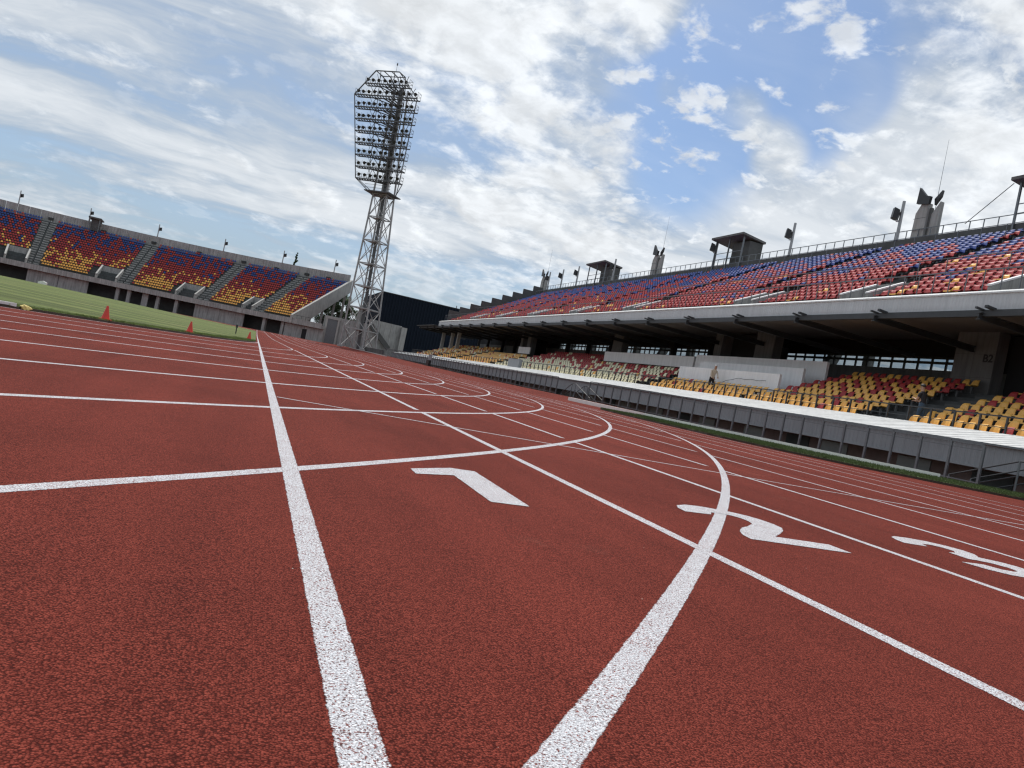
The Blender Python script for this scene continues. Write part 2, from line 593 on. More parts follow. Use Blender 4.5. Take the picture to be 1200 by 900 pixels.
def ribbon(name, pts, width, lift=0.004, matname='paint', parent=track):
    """flat painted line draped on the surface; the sheet is a little wider than the paint"""
    pts = np.array(pts, float)
    d = np.gradient(pts, axis=0)
    d /= np.linalg.norm(d, axis=1)[:, None]
    ex = 0.008
    n = np.stack([-d[:, 1], d[:, 0]], 1) * (width / 2 + ex)
    m = MB()
    sdv = []
    for off, val in ((1, -ex), (0, width / 2), (-1, -ex)):
        a = pts + n * off
        za = zg(a[:, 0], a[:, 1]) + lift + 0.003 * sstep(22, 60, a[:, 1])
        m.v += [(*a[i], za[i]) for i in range(len(a))]
        sdv += [val] * len(a)
    k = len(pts)
    for r in (0, 1):
        m.f += [((r + 1) * k + i, (r + 1) * k + i + 1, r * k + i + 1, r * k + i) for i in range(k - 1)]
    m.m = [0] * len(m.f)
    o = m.build(name, matname, parent, fix=False)
    set_sd(o.data, sdv)
    return o


# bend line k runs round the near bend, then up the straight, then round the far bend
for k in range(0, 10):
    rk = RB + LW * k
    th = np.linspace(-R(170), 0, 420)
    a = np.stack([CX + rk * np.cos(th), CYN + rk * np.sin(th)], 1)
    yy = np.linspace(CYN, CYF, 60)[1:]
    b = np.stack([np.full_like(yy, CX + rk), yy], 1)
    th = np.linspace(0, R(100), 120)[1:]
    c = np.stack([CX + rk * np.cos(th), CYF + rk * np.sin(th)], 1)
    ribbon('lane_line', np.concatenate([a, b, c]), 0.05, 0.0005)


def bend_x(j, y):
    r = RB + LW * j
    return CX + math.sqrt(max(r * r - (CYN - y) ** 2, 0.0))


# straight lines of the sprint start area, which stop short where a bend line crosses
for k in range(0, 10):
    xk = XA + LW * k
    keep = []
    for y in np.arange(-12, Y0, 0.06):
        ok = k == 0 or (xk - bend_x(k, y)) > 0.075
        if ok and k >= 2:
            for j in range(k + 1, 10):
                dx = bend_x(j, y) - xk
                if 0.02 < dx < 0.13 and not (k == 2 and j == 9):
                    ok = False
        if ok and k == 1:
            dx = bend_x(7, y) - xk
            if 0.02 < dx < 0.12:
                ok = False
        keep.append((y, ok))
    run = []
    for y, ok in keep + [(0, False)]:
        if ok:
            run.append((xk, y))
        elif len(run) > 2:
            ribbon('lane_line', run, 0.05, 0.0009)
            run = []
        else:
            run = []
    if k == 0:
        yy = np.linspace(CYF, 176, 40)
        ribbon('lane_line', np.stack([np.full_like(yy, xk), yy], 1), 0.05, 0.0009)
    elif k in (1, 2, 3, 4, 5, 6, 7, 8):
        yy = np.linspace(CYF + 6, 160, 30)
        ribbon('lane_line', np.stack([np.full_like(yy, xk), yy], 1), 0.05, 0.0009)

# start line straight across the lanes
xx = np.linspace(XA + 0.03, XA + LW * 9, 60)
ribbon('start_line', np.stack([xx, 5.25 - 0.012 * (xx - 0.2)], 1), 0.035, 0.0013)

DIGITS = {
    '1': [(0.634, 2.839), (0.837, 3.028), (0.945, 3.035), (0.945, 2.36), (0.805, 2.35), (0.804, 2.831), (0.634, 2.729)],
    '2': [(1.849, 2.937), (1.926, 2.998), (2.02, 3.02), (2.1, 3.0), (2.16, 2.985), (2.22, 2.94), (2.25, 2.87), (2.255, 2.795), (2.24, 2.723),
          (2.187, 2.646), (2.081, 2.535), (2.005, 2.465), (2.26, 2.46), (2.26, 2.33), (1.801, 2.337), (1.812, 2.403), (1.85, 2.475), (1.922, 2.563),
          (1.998, 2.63), (2.08, 2.71), (2.108, 2.77), (2.11, 2.829), (2.09, 2.87), (2.032, 2.888), (1.985, 2.875), (1.945, 2.812), (1.802, 2.79), (1.812, 2.87)],
    '3': [(3.05, 2.90), (3.09, 2.965), (3.15, 3.01), (3.25, 3.02), (3.35, 3.0), (3.42, 2.945), (3.45, 2.869), (3.435, 2.79), (3.364, 2.71), (3.44, 2.665),
          (3.474, 2.60), (3.46, 2.51), (3.40, 2.42), (3.31, 2.35), (3.21, 2.328), (3.11, 2.345), (3.045, 2.41), (3.02, 2.51), (3.16, 2.52), (3.19, 2.455),
          (3.25, 2.44), (3.305, 2.465), (3.325, 2.525), (3.30, 2.585), (3.24, 2.615), (3.19, 2.618), (3.20, 2.735), (3.26, 2.75), (3.31, 2.798), (3.31, 2.86),
          (3.265, 2.895), (3.20, 2.885), (3.165, 2.82), (3.03, 2.83)]}
DIGITS['4'] = [(4.50, 3.02), (4.66, 3.02), (4.66, 2.62), (4.74, 2.62), (4.74, 2.50), (4.66, 2.50), (4.66, 2.34), (4.53, 2.34), (4.53, 2.50), (4.23, 2.50), (4.23, 2.61)]
def poly_sd(P, pl):
    """signed distance of points to a polygon, positive inside"""
    pl = np.array(pl, float)
    best = np.full(len(P), 1e9)
    ins = np.zeros(len(P), bool)
    for a, b in zip(pl, np.roll(pl, -1, axis=0)):
        e = b - a
        t = np.clip(((P - a) @ e) / (e @ e), 0, 1)
        best = np.minimum(best, np.linalg.norm(P - (a + t[:, None] * e), axis=1))
        c = ((a[1] > P[:, 1]) != (b[1] > P[:, 1]))
        with np.errstate(divide='ignore', invalid='ignore'):
            xi = (b[0] - a[0]) * (P[:, 1] - a[1]) / (b[1] - a[1]) + a[0]
        ins ^= c & (P[:, 0] < xi)
    return np.where(ins, best, -best)


for ch, pl in DIGITS.items():
    pa = np.array(pl)
    x0_, y0_ = pa.min(0) - 0.02
    x1_, y1_ = pa.max(0) + 0.02
    xs_, ys_ = np.arange(x0_, x1_, 0.009), np.arange(y0_, y1_, 0.009)
    gx, gy = np.meshgrid(xs_, ys_)
    P = np.stack([gx.ravel(), gy.ravel()], 1)
    sdv = poly_sd(P, pl)
    nx = len(xs_)
    m = MB()
    m.v = [(p[0], p[1], gz(*p) + 0.0017) for p in P]
    for j in range(len(ys_) - 1):
        for i in range(nx - 1):
            q = (j * nx + i, j * nx + i + 1, (j + 1) * nx + i + 1, (j + 1) * nx + i)
            if max(sdv[k_] for k_ in q) > -0.010:
                m.f.append(q)
                m.m.append(0)
    o = m.build('lane_number', 'paint', track, fix=False)
    set_sd(o.data, sdv)
    o['label'] = f'white painted lane number {ch}'


# infield: grass inside the inner line, slightly crowned
def stad(s, d):
    """point on the inner oval, s in 0..1, d metres inside it"""
    r = RB - d
    L1, L2 = math.pi * RB, 84.39
    t = s * (2 * L1 + 2 * L2)
    if t < L1:
        a = -math.pi + t / RB
        return CX + r * math.cos(a), CYN + r * math.sin(a)
    t -= L1
    if t < L2:
        return CX + r, CYN + t
    t -= L2
    if t < L1:
        a = t / RB
        return CX + r * math.cos(a), CYF + r * math.sin(a)
    t -= L1
    return CX - r, CYF - t


ds = [0.10, 0.11, 0.8, 2, 4, 7, 11, 16, 22, 29, 36.3]
NS = 400
m = MB()
for j, d in enumerate(ds):
    for i in range(NS):
        x, y = stad(i / NS, d)
        crown = 0.26 * float(sstep(0, 22, d)) + 0.12 * float(sstep(0, 25, d)) * float(sstep(60, 150, y))
        wob = 0.0
        m.v.append((x, y, gz(x, y) + (0.004 if j == 0 else 0.045 + crown)))
for j in range(len(ds) - 1):
    for i in range(NS):
        i2 = (i + 1) % NS
        m.f.append((j * NS + i, j * NS + i2, (j + 1) * NS + i2, (j + 1) * NS + i))
        m.m.append(1 if j == 0 else 0)
infield = m.build('grass_field', ['grass', 'soil'], None)
tag(infield, kind='structure')


def blades(name, pts, hgt, wid, matname):
    """a mass of grass blades, each a bent triangle pair"""
    n = len(pts)
    a = rng.uniform(0, 2 * np.pi, n)
    h = hgt * rng.uniform(0.5, 1.25, n)
    lean = rng.normal(0, 0.45, (n, 2)) * h[:, None]
    dx, dy = np.cos(a) * wid / 2, np.sin(a) * wid / 2
    P = np.array(pts)
    A = P + np.stack([dx, dy, -0.01 + 0 * dx], 1)
    B = P - np.stack([dx, dy, 0.01 + 0 * dx], 1)
    M1 = P + np.stack([lean[:, 0] * 0.4 + dx * 0.6, lean[:, 1] * 0.4 + dy * 0.6, h * 0.6], 1)
    T = P + np.stack([lean[:, 0], lean[:, 1], h], 1)
    V = np.stack([A, B, M1, T], 1).reshape(-1, 3)
    F = np.stack([np.arange(n) * 4, np.arange(n) * 4 + 1, np.arange(n) * 4 + 3, np.arange(n) * 4 + 2], 1)
    me = bpy.data.meshes.new(name)
    me.from_pydata(V.tolist(), [], F.tolist())
    me.materials.append(MATS[matname])
    o = add(name, me)
    return o


pts = []
while len(pts) < 15000:
    th = random.uniform(-R(100), 0)
    d = 0.10 + abs(random.gauss(0, 0.35))
    r = RB - d
    x, y = CX + r * math.cos(th), CYN + r * math.sin(th)
    if y < 2 or y > 31:
        continue
    crown = 0.26 * float(sstep(0, 22, d))
    pts.append((x, y, gz(x, y) + 0.045 + crown))
tag(blades('infield_grass', pts, 0.030, 0.014, 'grass_blade'), 'mown green grass growing along the inner edge of the bend', 'grass', kind='stuff')

# verge: a wedge of turf between the track and the barrier, with a white kerb behind it
near_e = [(12.2, 25.6), (11.7, 23.0), (11.5, 20.0), (11.5, 17.0), (11.75, 15.0), (12.7, 13.4), (15.0, 11.9), (18.0, 10.6), (20.25, 10.0)]
far_e = [(14.9, 27.2), (15.3, 25.0), (15.9, 22.5), (16.6, 19.6), (17.2, 18.0), (18.4, 16.6), (20.25, 15.6), (20.27, 13.5), (20.28, 11.5)]


def resample(p, n):
    p = np.array(p, float)
    s = np.concatenate([[0], np.cumsum(np.linalg.norm(np.diff(p, axis=0), axis=1))])
    t = np.linspace(0, s[-1], n)
    return np.stack([np.interp(t, s, p[:, 0]), np.interp(t, s, p[:, 1])], 1)


ne, fe = resample(near_e, 60), resample(far_e, 60)
ne += rng.normal(0, 0.03, ne.shape)
m = MB()
rows = [0.0, 0.001, 0.12, 0.4, 0.7, 1.0]
for j, w in enumerate(rows):
    for i in range(60):
        p = ne[i] * (1 - w) + fe[i] * w
        m.v.append((p[0], p[1], gz(*p) + (0.004 if j == 0 else 0.05)))
for j in range(len(rows) - 1):
    for i in range(59):
        m.f.append((j * 60 + i, j * 60 + i + 1, (j + 1) * 60 + i + 1, (j + 1) * 60 + i))
        m.m.append(1 if j == 0 else 0)
tag(m.build('grass_verge', ['verge', 'soil']), kind='structure')
pts = []
for _ in range(36000):
    i = random.randrange(59)
    u_ = random.random()
    w = random.random() ** 1.5
    p = (ne[i] * (1 - u_) + ne[i + 1] * u_) * (1 - w) + (fe[i] * (1 - u_) + fe[i + 1] * u_) * w
    pts.append((p[0], p[1], gz(*p) + 0.05))
tag(blades('verge_grass', pts, 0.045, 0.013, 'verge_blade'), 'tufted grass on the narrow verge beside the barrier', 'grass', kind='stuff')


def kerb_run(name, pts, w, h, matname):
    m = MB()
    n = len(pts)
    pts = np.array(pts, float)
    d = np.gradient(pts, axis=0)
    d /= np.linalg.norm(d, axis=1)[:, None]
    nn = np.stack([-d[:, 1], d[:, 0]], 1) * w / 2
    for i in range(n):
        a, b = pts[i] + nn[i], pts[i] - nn[i]
        za, zb = gz(*a), gz(*b)
        m.v += [(a[0], a[1], za - 0.02), (b[0], b[1], zb - 0.02), (b[0], b[1], zb + h), (a[0], a[1], za + h)]
    for i in range(n - 1):
        for q in range(4):
            m.f.append((4 * i + q, 4 * i + (q + 1) % 4, 4 * i + 4 + (q + 1) % 4, 4 * i + 4 + q))
            m.m.append(0)
    m.f += [(3, 2, 1, 0), (4 * n - 4, 4 * n - 3, 4 * n - 2, 4 * n - 1)]
    m.m += [0, 0]
    return m.build(name, matname)


k1 = resample([(14.15, 33.2), (14.45, 29.0), (15.25, 25.2), (15.95, 22.4), (16.65, 19.5), (17.25, 17.9), (18.45, 16.5)], 40)
tag(kerb_run('kerb', k1, 0.16, 0.15, 'kerb_white'), 'white concrete kerb behind the grass verge', 'kerb')
k2 = resample([(16.2, 142), (17.2, 120), (17.6, 108)], 14)
tag(kerb_run('kerb', k2, 0.14, 0.10, 'concrete_pale'), 'pale concrete kerb running up to the floodlight tower', 'kerb')
ths = np.linspace(-R(75), -R(26.4), 40)
k3 = np.stack([CX + (RB - 0.16) * np.cos(ths), CYN + (RB - 0.16) * np.sin(ths)], 1)
tag(kerb_run('track_kerb', k3, 0.10, 0.09, 'white_metal'), 'white aluminium track kerb ending at the edge of the grass', 'kerb')

# ------------------------------------------------------------------ barrier between track and stand
FX = 20.0


def fz(y):
    return gz(FX, y)


def shared(name, mbld, mats, smooth=False):
    return mbld.mesh(name, mats, (0, 0, 0), smooth)


m = MB()
m.box(-0.03, 0.03, -0.036, 0.036, 0, 1.19)
m.box(-0.05, 0.05, -0.05, 0.05, 0, 0.02)
post_me = shared('fence_post', m, 'steel_grey')


def fence_run(y0, y1, label, step=1.105):
    e = empty('barrier_fence', (FX, y0, fz(y0)), label, 'fence', 'barrier fences along the track')
    n = max(1, round((y1 - y0) / step))
    ysl = [y0 + (y1 - y0) * i / n for i in range(n + 1)]
    for y in ysl:
        add('fence_post', post_me, e, (FX, y, fz(y) - 0.005))
    for nm, dz, w in (('top_rail', 1.19, 0.05), ('middle_rail', 1.03, 0.022), ('bottom_rail', 0.09, 0.035)):
        m = MB()
        for a, b in zip(ysl[:-1], ysl[1:]):
            m.bar((FX, a + 0.026, fz(a) + dz), (FX, b - 0.026, fz(b) + dz), w)
        m.build(nm, 'steel_grey', e)


fence_run(3.0, 14.0, 'grey steel barrier fence short of the sloping stair handrail')
fence_run(16.62, 44.2, 'grey steel barrier fence beside the grass verge and white kerb')
fence_run(49.6, 127.0, 'long grey steel barrier fence running towards the floodlight tower')


def stair_rail(y_lo, y_hi, slope, label):
    """pair of handrails of the steps that go down behind the barrier"""
    b = fz((y_lo + y_hi) / 2)
    e = empty('stair_handrail', (FX + 0.35, (y_lo + y_hi) / 2, b), label, 'handrail')
    for x in (FX + 0.35, FX + 1.25):
        pts = [(y_hi, -0.75), (y_lo, 0.0)] if slope > 0 else [(y_lo, -0.75), (y_hi, 0.0)]
        for y, dz in pts:
            m = MB()
            m.tube((x, y, b + dz - 0.2), (x, y, b + dz + 0.92), 0.03)
            m.build('post', 'steel_grey', e)
        (ya, za), (yb, zb) = pts
        sgn = 1 if slope > 0 else -1
        for nm, dz in (('handrail', 0.92), ('lower_rail', 0.5)):
            m = MB()
            m.tube((x, ya, b + za + dz), (x, yb, b + zb + dz), 0.022)
            if dz > 0.6:
                m.tube((x, yb, b + zb + dz), (x, yb - sgn * 0.45, b + zb + dz), 0.022)
            m.build(nm, 'steel_dark', e)


stair_rail(15.75, 17.9, 1, 'steel stair handrail sloping down at the gap beside the verge')
stair_rail(44.6, 47.2, -1, 'steel stair handrail in the barrier gap opposite the white boards')
stair_rail(47.8, 49.4, 1, 'steel stair handrail just before the long far barrier fence')

# ------------------------------------------------------------------ main grandstand
GY0, GY1 = 6.0, 127.5
GS = empty('main_grandstand', (30, 60, 0), 'two tier grandstand with grey corrugated fascia and covered lower seats', 'grandstand')

# moat floor, wall of the corridor under the white roof
m = MB()
m.box(20.32, 24.4, GY0, GY1, -1.5, -0.95)
m.box(20.301, 20.46, GY0, GY1, -0.945, 0.12)
m.build('corridor_floor', 'concrete_dark', GS)
m = MB()
y = GY0
i = 0
wall_e = MB()
wall_e.box(23.3, 23.5, GY0, GY1, -0.95, 1.6)
cw = wall_e.build('corridor_wall', 'brown_panel', GS)
while y < GY1 - 3:
    mm = MB()
    mm.box(23.26, 23.297, y + 0.2, y + 1.7, -0.9, 0.75)
    mm.build('corridor_window' if i % 3 != 1 else 'corridor_door', 'glass_dark' if i % 3 != 1 else 'concrete_dark', cw)
    y += 2.3 + 0.9 * ((i * 7) % 3)
    i += 1


def corrugated(x, y0, y1, z0, z1, pitch, depth, face=-1):
    """ribbed sheet in the plane x, ribs vertical, running along y"""
    m = MB()
    n = int((y1 - y0) / pitch)
    prof = []
    for k in range(n):
        a = y0 + k * pitch
        prof += [(x, a), (x, a + pitch * 0.42), (x + face * depth, a + pitch * 0.52), (x + face * depth, a + pitch * 0.90)]
    prof.append((x, y0 + n * pitch))
    for px_, py_ in prof:
        m.v += [(px_, py_, z0), (px_, py_, z1)]
    for k in range(len(prof) - 1):
        m.f.append((2 * k, 2 * k + 2, 2 * k + 3, 2 * k + 1))
        m.m.append(0)
    return m


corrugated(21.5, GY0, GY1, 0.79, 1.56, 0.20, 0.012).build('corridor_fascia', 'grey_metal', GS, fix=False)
m = MB()
m.box(21.55, 21.62, GY0, GY1, 0.79, 1.50)
m.bar((21.46, GY0, 0.80), (21.46, GY1, 0.80), 0.06)
m.build('fascia_backing', 'grey_metal', GS)
# the sloped white roof with standing seams
m = MB()
m.extrude([(21.40, GY0, 1.57), (24.35, GY0, 2.13), (24.35, GY0, 2.07), (21.40, GY0, 1.51)], (0, GY1 - GY0, 0))
y = GY0 + 0.2
while y < GY1:
    m.hexa([(21.41, y, 1.575), (24.34, y, 2.131), (24.34, y + 0.03, 2.131), (21.41, y + 0.03, 1.575),
            (21.41, y, 1.583), (24.34, y, 2.139), (24.34, y + 0.03, 2.139), (21.41, y + 0.03, 1.583)])
    y += 0.42
m.build('corridor_roof', 'white_metal', GS)
m = MB()
m.box(21.36, 21.42, GY0, GY1, 1.515, 1.575)
m.build('roof_gutter', 'steel_grey', GS)

# lower terrace
LX0, LP, LZ0, LR, LN = 24.75, 0.84, 1.72, 0.322, 9
VIP0, VIP1 = 36.1, 46.8


def lower_floor(i):
    return LZ0 + LR * i


def step_block(y0, y1, x0, pitch, z0, rise, n, base, extra_back=0.0, flat_rows=0, flat_z=None):
    prof = [(x0, base)]
    for i in range(n):
        z = z0 + rise * i
        if i < flat_rows:
            z = flat_z
        xa, xb = x0 + pitch * i, x0 + pitch * (i + 1)
        if i == n - 1:
            xb += extra_back
        prof += [(xa, z), (xb, z)]
    # drop doubled points of flat rows
    out = [prof[0]]
    for p in prof[1:]:
        if p != out[-1]:
            out.append(p)
    return out


m = MB()
for (a, b, n) in ((GY0, VIP0, 9), (VIP0, VIP1, 3), (VIP1, 100.0, 9), (100.0, GY1, 9)):
    pr = step_block(a, b, LX0, LP, LZ0, LR, n, 0.0)
    xe = pr[-1][0]
    zb = 0.4
    poly = [(x, a, z) for x, z in pr] + [(xe, a, 0.0)]
    m.extrude(poly, (0, b - a, 0))
m.build('lower_terrace', 'terrace', GS)
# concourse behind the last row
m = MB()
m.box(32.31, 36.0, GY0, GY1, 3.9, 4.30)
m.build('concourse_floor', 'concrete_dark', GS)
# aisle steps
for ya, yb in ((24.9, 26.9), (47.0, 48.1), (82.6, 84.0), (100.3, 102.6), (111.6, 113.6)):
    m = MB()
    for i in range(1, LN):
        x = LX0 + LP * i
        m.box(x - 0.30, x - 0.002, ya, yb, lower_floor(i - 1) + 0.002, lower_floor(i - 1) + LR / 2)
    m.build('aisle_steps', 'concrete_dark', GS)

# white-walled boxes with three levels
for x, zt, zb in ((27.5, 3.95, 1.7), (29.0, 4.58, 2.6), (30.5, 5.27, 3.2)):
    m = MB()
    m.box(x, x + 0.16, VIP0, VIP1 if x < 30 else 49.9, zb, zt)
    m.build('box_wall', 'board_white', GS)
m = MB()
m.box(27.66, 29.0, VIP0, VIP1, 2.4, 2.9)
m.box(29.16, 30.5, VIP0, VIP1, 2.9, 3.5)
m.box(30.66, 32.3, VIP0, VIP1, 3.4, 4.1)
m.build('box_floor', 'concrete_dark', GS)
m = MB()
m.box(30.5, 30.62, 50.15, 65.6, 4.25, 5.12)
m.build('screen_wall', 'board_white', GS)
m = MB()
m.box(30.5, 30.62, 86.3, 90.5, 4.3, 5.1)
m.build('screen_wall', 'board_white', GS)

# piers
PIERS = [(27.42, 29.65, 32.5, 33.2), (43.9, 45.9, 32.5, 33.2), (50.0, 50.95, 32.5, 34.0), (67.5, 69.6, 33.0, 33.7), (92.2, 93.4, 32.5, 33.3),
         (95.2, 96.1, 32.5, 33.3), (9.0, 11.0, 32.5, 33.3)]
for a, b, x0, x1 in PIERS:
    m = MB()
    m.box(x0, x1, a, b, 3.9, 7.45)
    p_ = m.build('pier', 'concrete_pier', GS)
    if a == 27.42:
        for z in (5.2, 6.35):
            g = MB()
            g.box(x0 - 0.004, x0 - 0.0005, a, b, z, z + 0.018)
            g.build('panel_joint', 'concrete_dark', p_)
        g = MB()
        g.box(x0 - 0.004, x0 - 0.0005, 28.55, 28.565, 3.95, 7.4)
        g.build('panel_joint', 'concrete_dark', p_)
        # the sign on the pier: B2
        fc = bpy.data.curves.new('B2', 'FONT')
        fc.body = 'B2'
        fc.size = 0.52
        fc.extrude = 0.006
        fc.offset = 0.012
        fo = bpy.data.objects.new('tmp', fc)
        COL.objects.link(fo)
        dg = bpy.context.evaluated_depsgraph_get()
        tm = bpy.data.meshes.new_from_object(fo.evaluated_get(dg))
        bpy.data.objects.remove(fo)
        # text x -> -Y (read by someone looking towards +X), text y -> +Z
        tm.transform(Matrix(((0, 0, -1, 0), (-1, 0, 0, 0), (0, 1, 0, 0), (0, 0, 0, 1))))
        tm.materials.clear()
        tm.materials.append(MATS['letters'])
        so = add('lettering', tm, p_, (x0 - 0.012, 28.05, 5.98))
        so['label'] = 'B2 in black letters on the pier'
for y in (56.0, 62.0, 75.0, 81.0, 87.0, 101.0, 107.0, 113.0, 121.0, 126.5):
    m = MB()
    m.box(35.3, 35.7, y - 0.2, y + 0.2, 4.3, 7.45)
    m.build('column', 'dark_room', GS)
for y in (129.0, 122.6, 118.5):
    m = MB()
    m.box(29.6, 30.1, y - 0.28, y + 0.28, 0.0, 7.3)
    m.build('column', 'concrete_pale', GS)

# wall and window band behind the concourse
m = MB()
m.box(36.0, 36.2, GY0, GY1, 3.9, 6.0)
bw = m.build('back_wall', 'concrete_pier', GS)
m = MB()
m.box(36.0, 36.2, GY0, GY1, 6.78, 7.8)
m.build('back_wall_beam', 'dark_room', GS)
m = MB()
m.box(-0.04, 0.04, -0.06, 0.06, 6.0, 6.78)
mul_me = shared('mullion', m, 'steel_dark')
y = 30.4
bays = []
while y < 92:
    bays.append(y)
    y += 0.98
for y in bays:
    add('mullion', mul_me, bw, (36.1, y, 0))
m = MB()
m.box(36.07, 36.13, 30.4, bays[-1], 6.35, 6.50)
m.box(36.071, 36.129, 30.4, bays[-1], 6.64, 6.779)
m.build('transom', 'steel_dark', bw)
for a, b in ((GY0, 30.3), (bays[-1] + 0.1, GY1)):
    m = MB()
    m.box(36.02, 36.18, a, b, 6.0, 6.78)
    m.build('wall_panel', 'dark_room', bw)
m = MB()
m.box(-0.004, 0.004, 0.07, 0.91, 0.0, 0.33)
pane_me = shared('window_pane', m, 'pane')
for y in bays[:-1]:
    for z in (6.02, 6.465):
        add('window_pane', pane_me, bw, (36.1, y, z))
# rooms standing on the concourse (dark openings between the piers)
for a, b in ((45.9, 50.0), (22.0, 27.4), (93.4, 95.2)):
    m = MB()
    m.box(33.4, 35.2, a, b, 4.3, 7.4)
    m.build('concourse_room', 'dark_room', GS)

# soffit, longitudinal beam, fascia of the upper tier
UX0, UP, UZ0, UR, UN = 27.45, 0.76, 7.80, 0.407, 19
UY0, UY1 = 6.0, 119.5
m = MB()
m.extrude([(26.57, GY0, 6.98), (27.3, GY0, 6.98), (27.3, GY0, 7.04), (26.57, GY0, 7.04)], (0, UY1 - GY0, 0))
m.build('soffit_edge', 'soffit_light', GS)
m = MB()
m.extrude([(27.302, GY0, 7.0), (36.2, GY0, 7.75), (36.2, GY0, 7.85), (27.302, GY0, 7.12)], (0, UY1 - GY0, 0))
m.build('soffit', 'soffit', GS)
m = MB()
m.box(26.36, 26.56, GY0, UY1 + 14, 6.74, 7.0)
m.build('edge_beam', 'steel_dark', GS)
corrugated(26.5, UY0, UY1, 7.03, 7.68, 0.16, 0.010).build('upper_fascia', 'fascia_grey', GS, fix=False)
m = MB()
m.extrude([(26.44, UY0, 7.68), (26.44, UY0, 7.74), (26.95, UY0, 7.93), (26.95, UY0, 7.70), (26.55, UY0, 7.68)], (0, UY1 - UY0, 0))
m.box(26.54, 26.62, UY0, UY1, 7.05, 7.66)
m.build('fascia_cap', 'white_metal', GS)
# cantilever beams, every one its own part
y = 12.3
while y < UY1 + 14:
    m = MB()
    for dz in (0.0, -0.26):                         # flanges and web of an I beam
        m.bar((26.2, y, 6.86 + dz), (34.5, y, 6.66 + dz), 0.20, 0.035)
    m.bar((26.2, y, 6.73), (34.5, y, 6.53), 0.03, 0.25)
    m.bar((26.02, y - 0.42, 7.06), (27.0, y - 0.42, 6.99), 0.14, 0.10)
    m.bar((25.98, y - 0.02, 7.02), (26.5, y - 0.02, 6.98), 0.10, 0.07)
    m.build('cantilever_beam', 'steel_dark', GS)
    y += 5.45
# open frame of the canopy beyond the end of the upper tier
for x in (27.8, 29.6, 31.5):
    m = MB()
    m.box(x - 0.1, x + 0.1, UY1, UY1 + 14, 6.72, 6.96)
    m.build('canopy_purlin', 'steel_dark', GS)
m = MB()
m.box(25.8, 33.0, UY1 + 0.1, UY1 + 14, 7.02, 7.12)
m.build('canopy_roof', 'steel_dark', GS)

# upper terrace, with the openings of the stairs (vomitories) left flat
VOMS = [(22.3, 24.1), (30.8, 32.6), (40.1, 41.9), (55.4, 57.4), (67.0, 68.8), (79.0, 80.8), (91.0, 92.8), (103.0, 104.8)]
UAISLES = [33.65, 45.65, 57.65, 69.65, 81.65, 93.65, 105.65]
seg = [UY0] + [v for ab in VOMS for v in ab] + [UY1]
m = MB()
for i in range(len(seg) - 1):
    a, b = seg[i], seg[i + 1]
    pr = step_block(a, b, UX0, UP, UZ0, UR, UN, 7.2, 0.5, 5 if i % 2 else 0, 7.62)
    xe, ze = pr[-1]
    poly = [(x, a, z) for x, z in pr] + [(xe, a, ze - 0.9), (UX0 + 1.5, a, 7.2)]
    m.extrude(poly, (0, b - a, 0))
m.build('upper_terrace', 'terrace', GS)
for a, b in VOMS:
    for yy in (a, b):
        m = MB()
        pl = [(27.5, 7.75), (27.5, 8.28), (29.6, 9.28), (31.0, 9.75), (31.0, 7.75)]
        m.extrude([(x, yy - 0.09, z) for x, z in pl], (0, 0.18, 0))
        wp = m.build('stair_wall', 'concrete', GS)
        g = MB()
        g.hexa([(27.46, yy - 0.11, 8.281), (29.6, yy - 0.11, 9.281), (29.6, yy + 0.11, 9.281), (27.46, yy + 0.11, 8.281),
                (27.46, yy - 0.11, 8.36), (29.6, yy - 0.11, 9.36), (29.6, yy + 0.11, 9.36), (27.46, yy + 0.11, 8.36)])
        g.build('wall_cap', 'board_white', wp)
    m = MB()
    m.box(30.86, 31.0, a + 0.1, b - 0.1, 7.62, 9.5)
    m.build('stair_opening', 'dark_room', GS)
for yc in UAISLES:
    m = MB()
    for i in range(6, UN):
        x = UX0 + UP * i
        z = UZ0 + UR * (i - 1)
        m.box(x - 0.30, x - 0.002, yc - 0.6, yc + 0.6, z + 0.002, z + UR / 2)
    m.build('aisle_steps', 'concrete_dark', GS)

# parapet at the back of the upper tier and the stepped end wall
TX = UX0 + UP * UN + 0.5
m = MB()
m.box(TX - 0.10, TX + 0.15, UY0, UY1, 14.0, 16.42)
m.build('parapet', 'concrete_dark', GS)
n_st = 9
for i in range(n_st):
    xa = UX0 + 0.3 + i * (TX - UX0 - 0.3) / n_st
    xb = UX0 + 0.3 + (i + 1) * (TX - UX0 - 0.3) / n_st
    zt = UZ0 + 1.05 + (xb - UX0) * UR / UP
    m = MB()
    m.box(xa, xb, UY1 + 0.001, UY1 + 0.3, 7.2 + max(0, (xa - 29) * 0.5), zt)
    m.build('end_wall_panel', 'concrete_dark', GS)


def railing(name, pts_fn, ys, height, postw, railw, mats='steel_grey', parent=GS, mids=(0.5,)):
    m = MB()
    m.box(-postw / 2, postw / 2, -postw / 2, postw / 2, 0, height)
    pm = shared('rail_post', m, mats)
    m = MB()
    for a, b in zip(ys[:-1], ys[1:]):
        pa, pb = Vector(pts_fn(a)), Vector(pts_fn(b))
        m.bar(pa + Vector((0, 0, height + railw / 2)), pb + Vector((0, 0, height + railw / 2)), railw)
        for f_ in mids:
            m.bar(pa + Vector((0, 0, height * f_)), pb + Vector((0, 0, height * f_)), railw * 0.55)
    r = m.build(name, mats, parent)
    for y in ys:
        add('rail_post', pm, r, pts_fn(y))
    return r


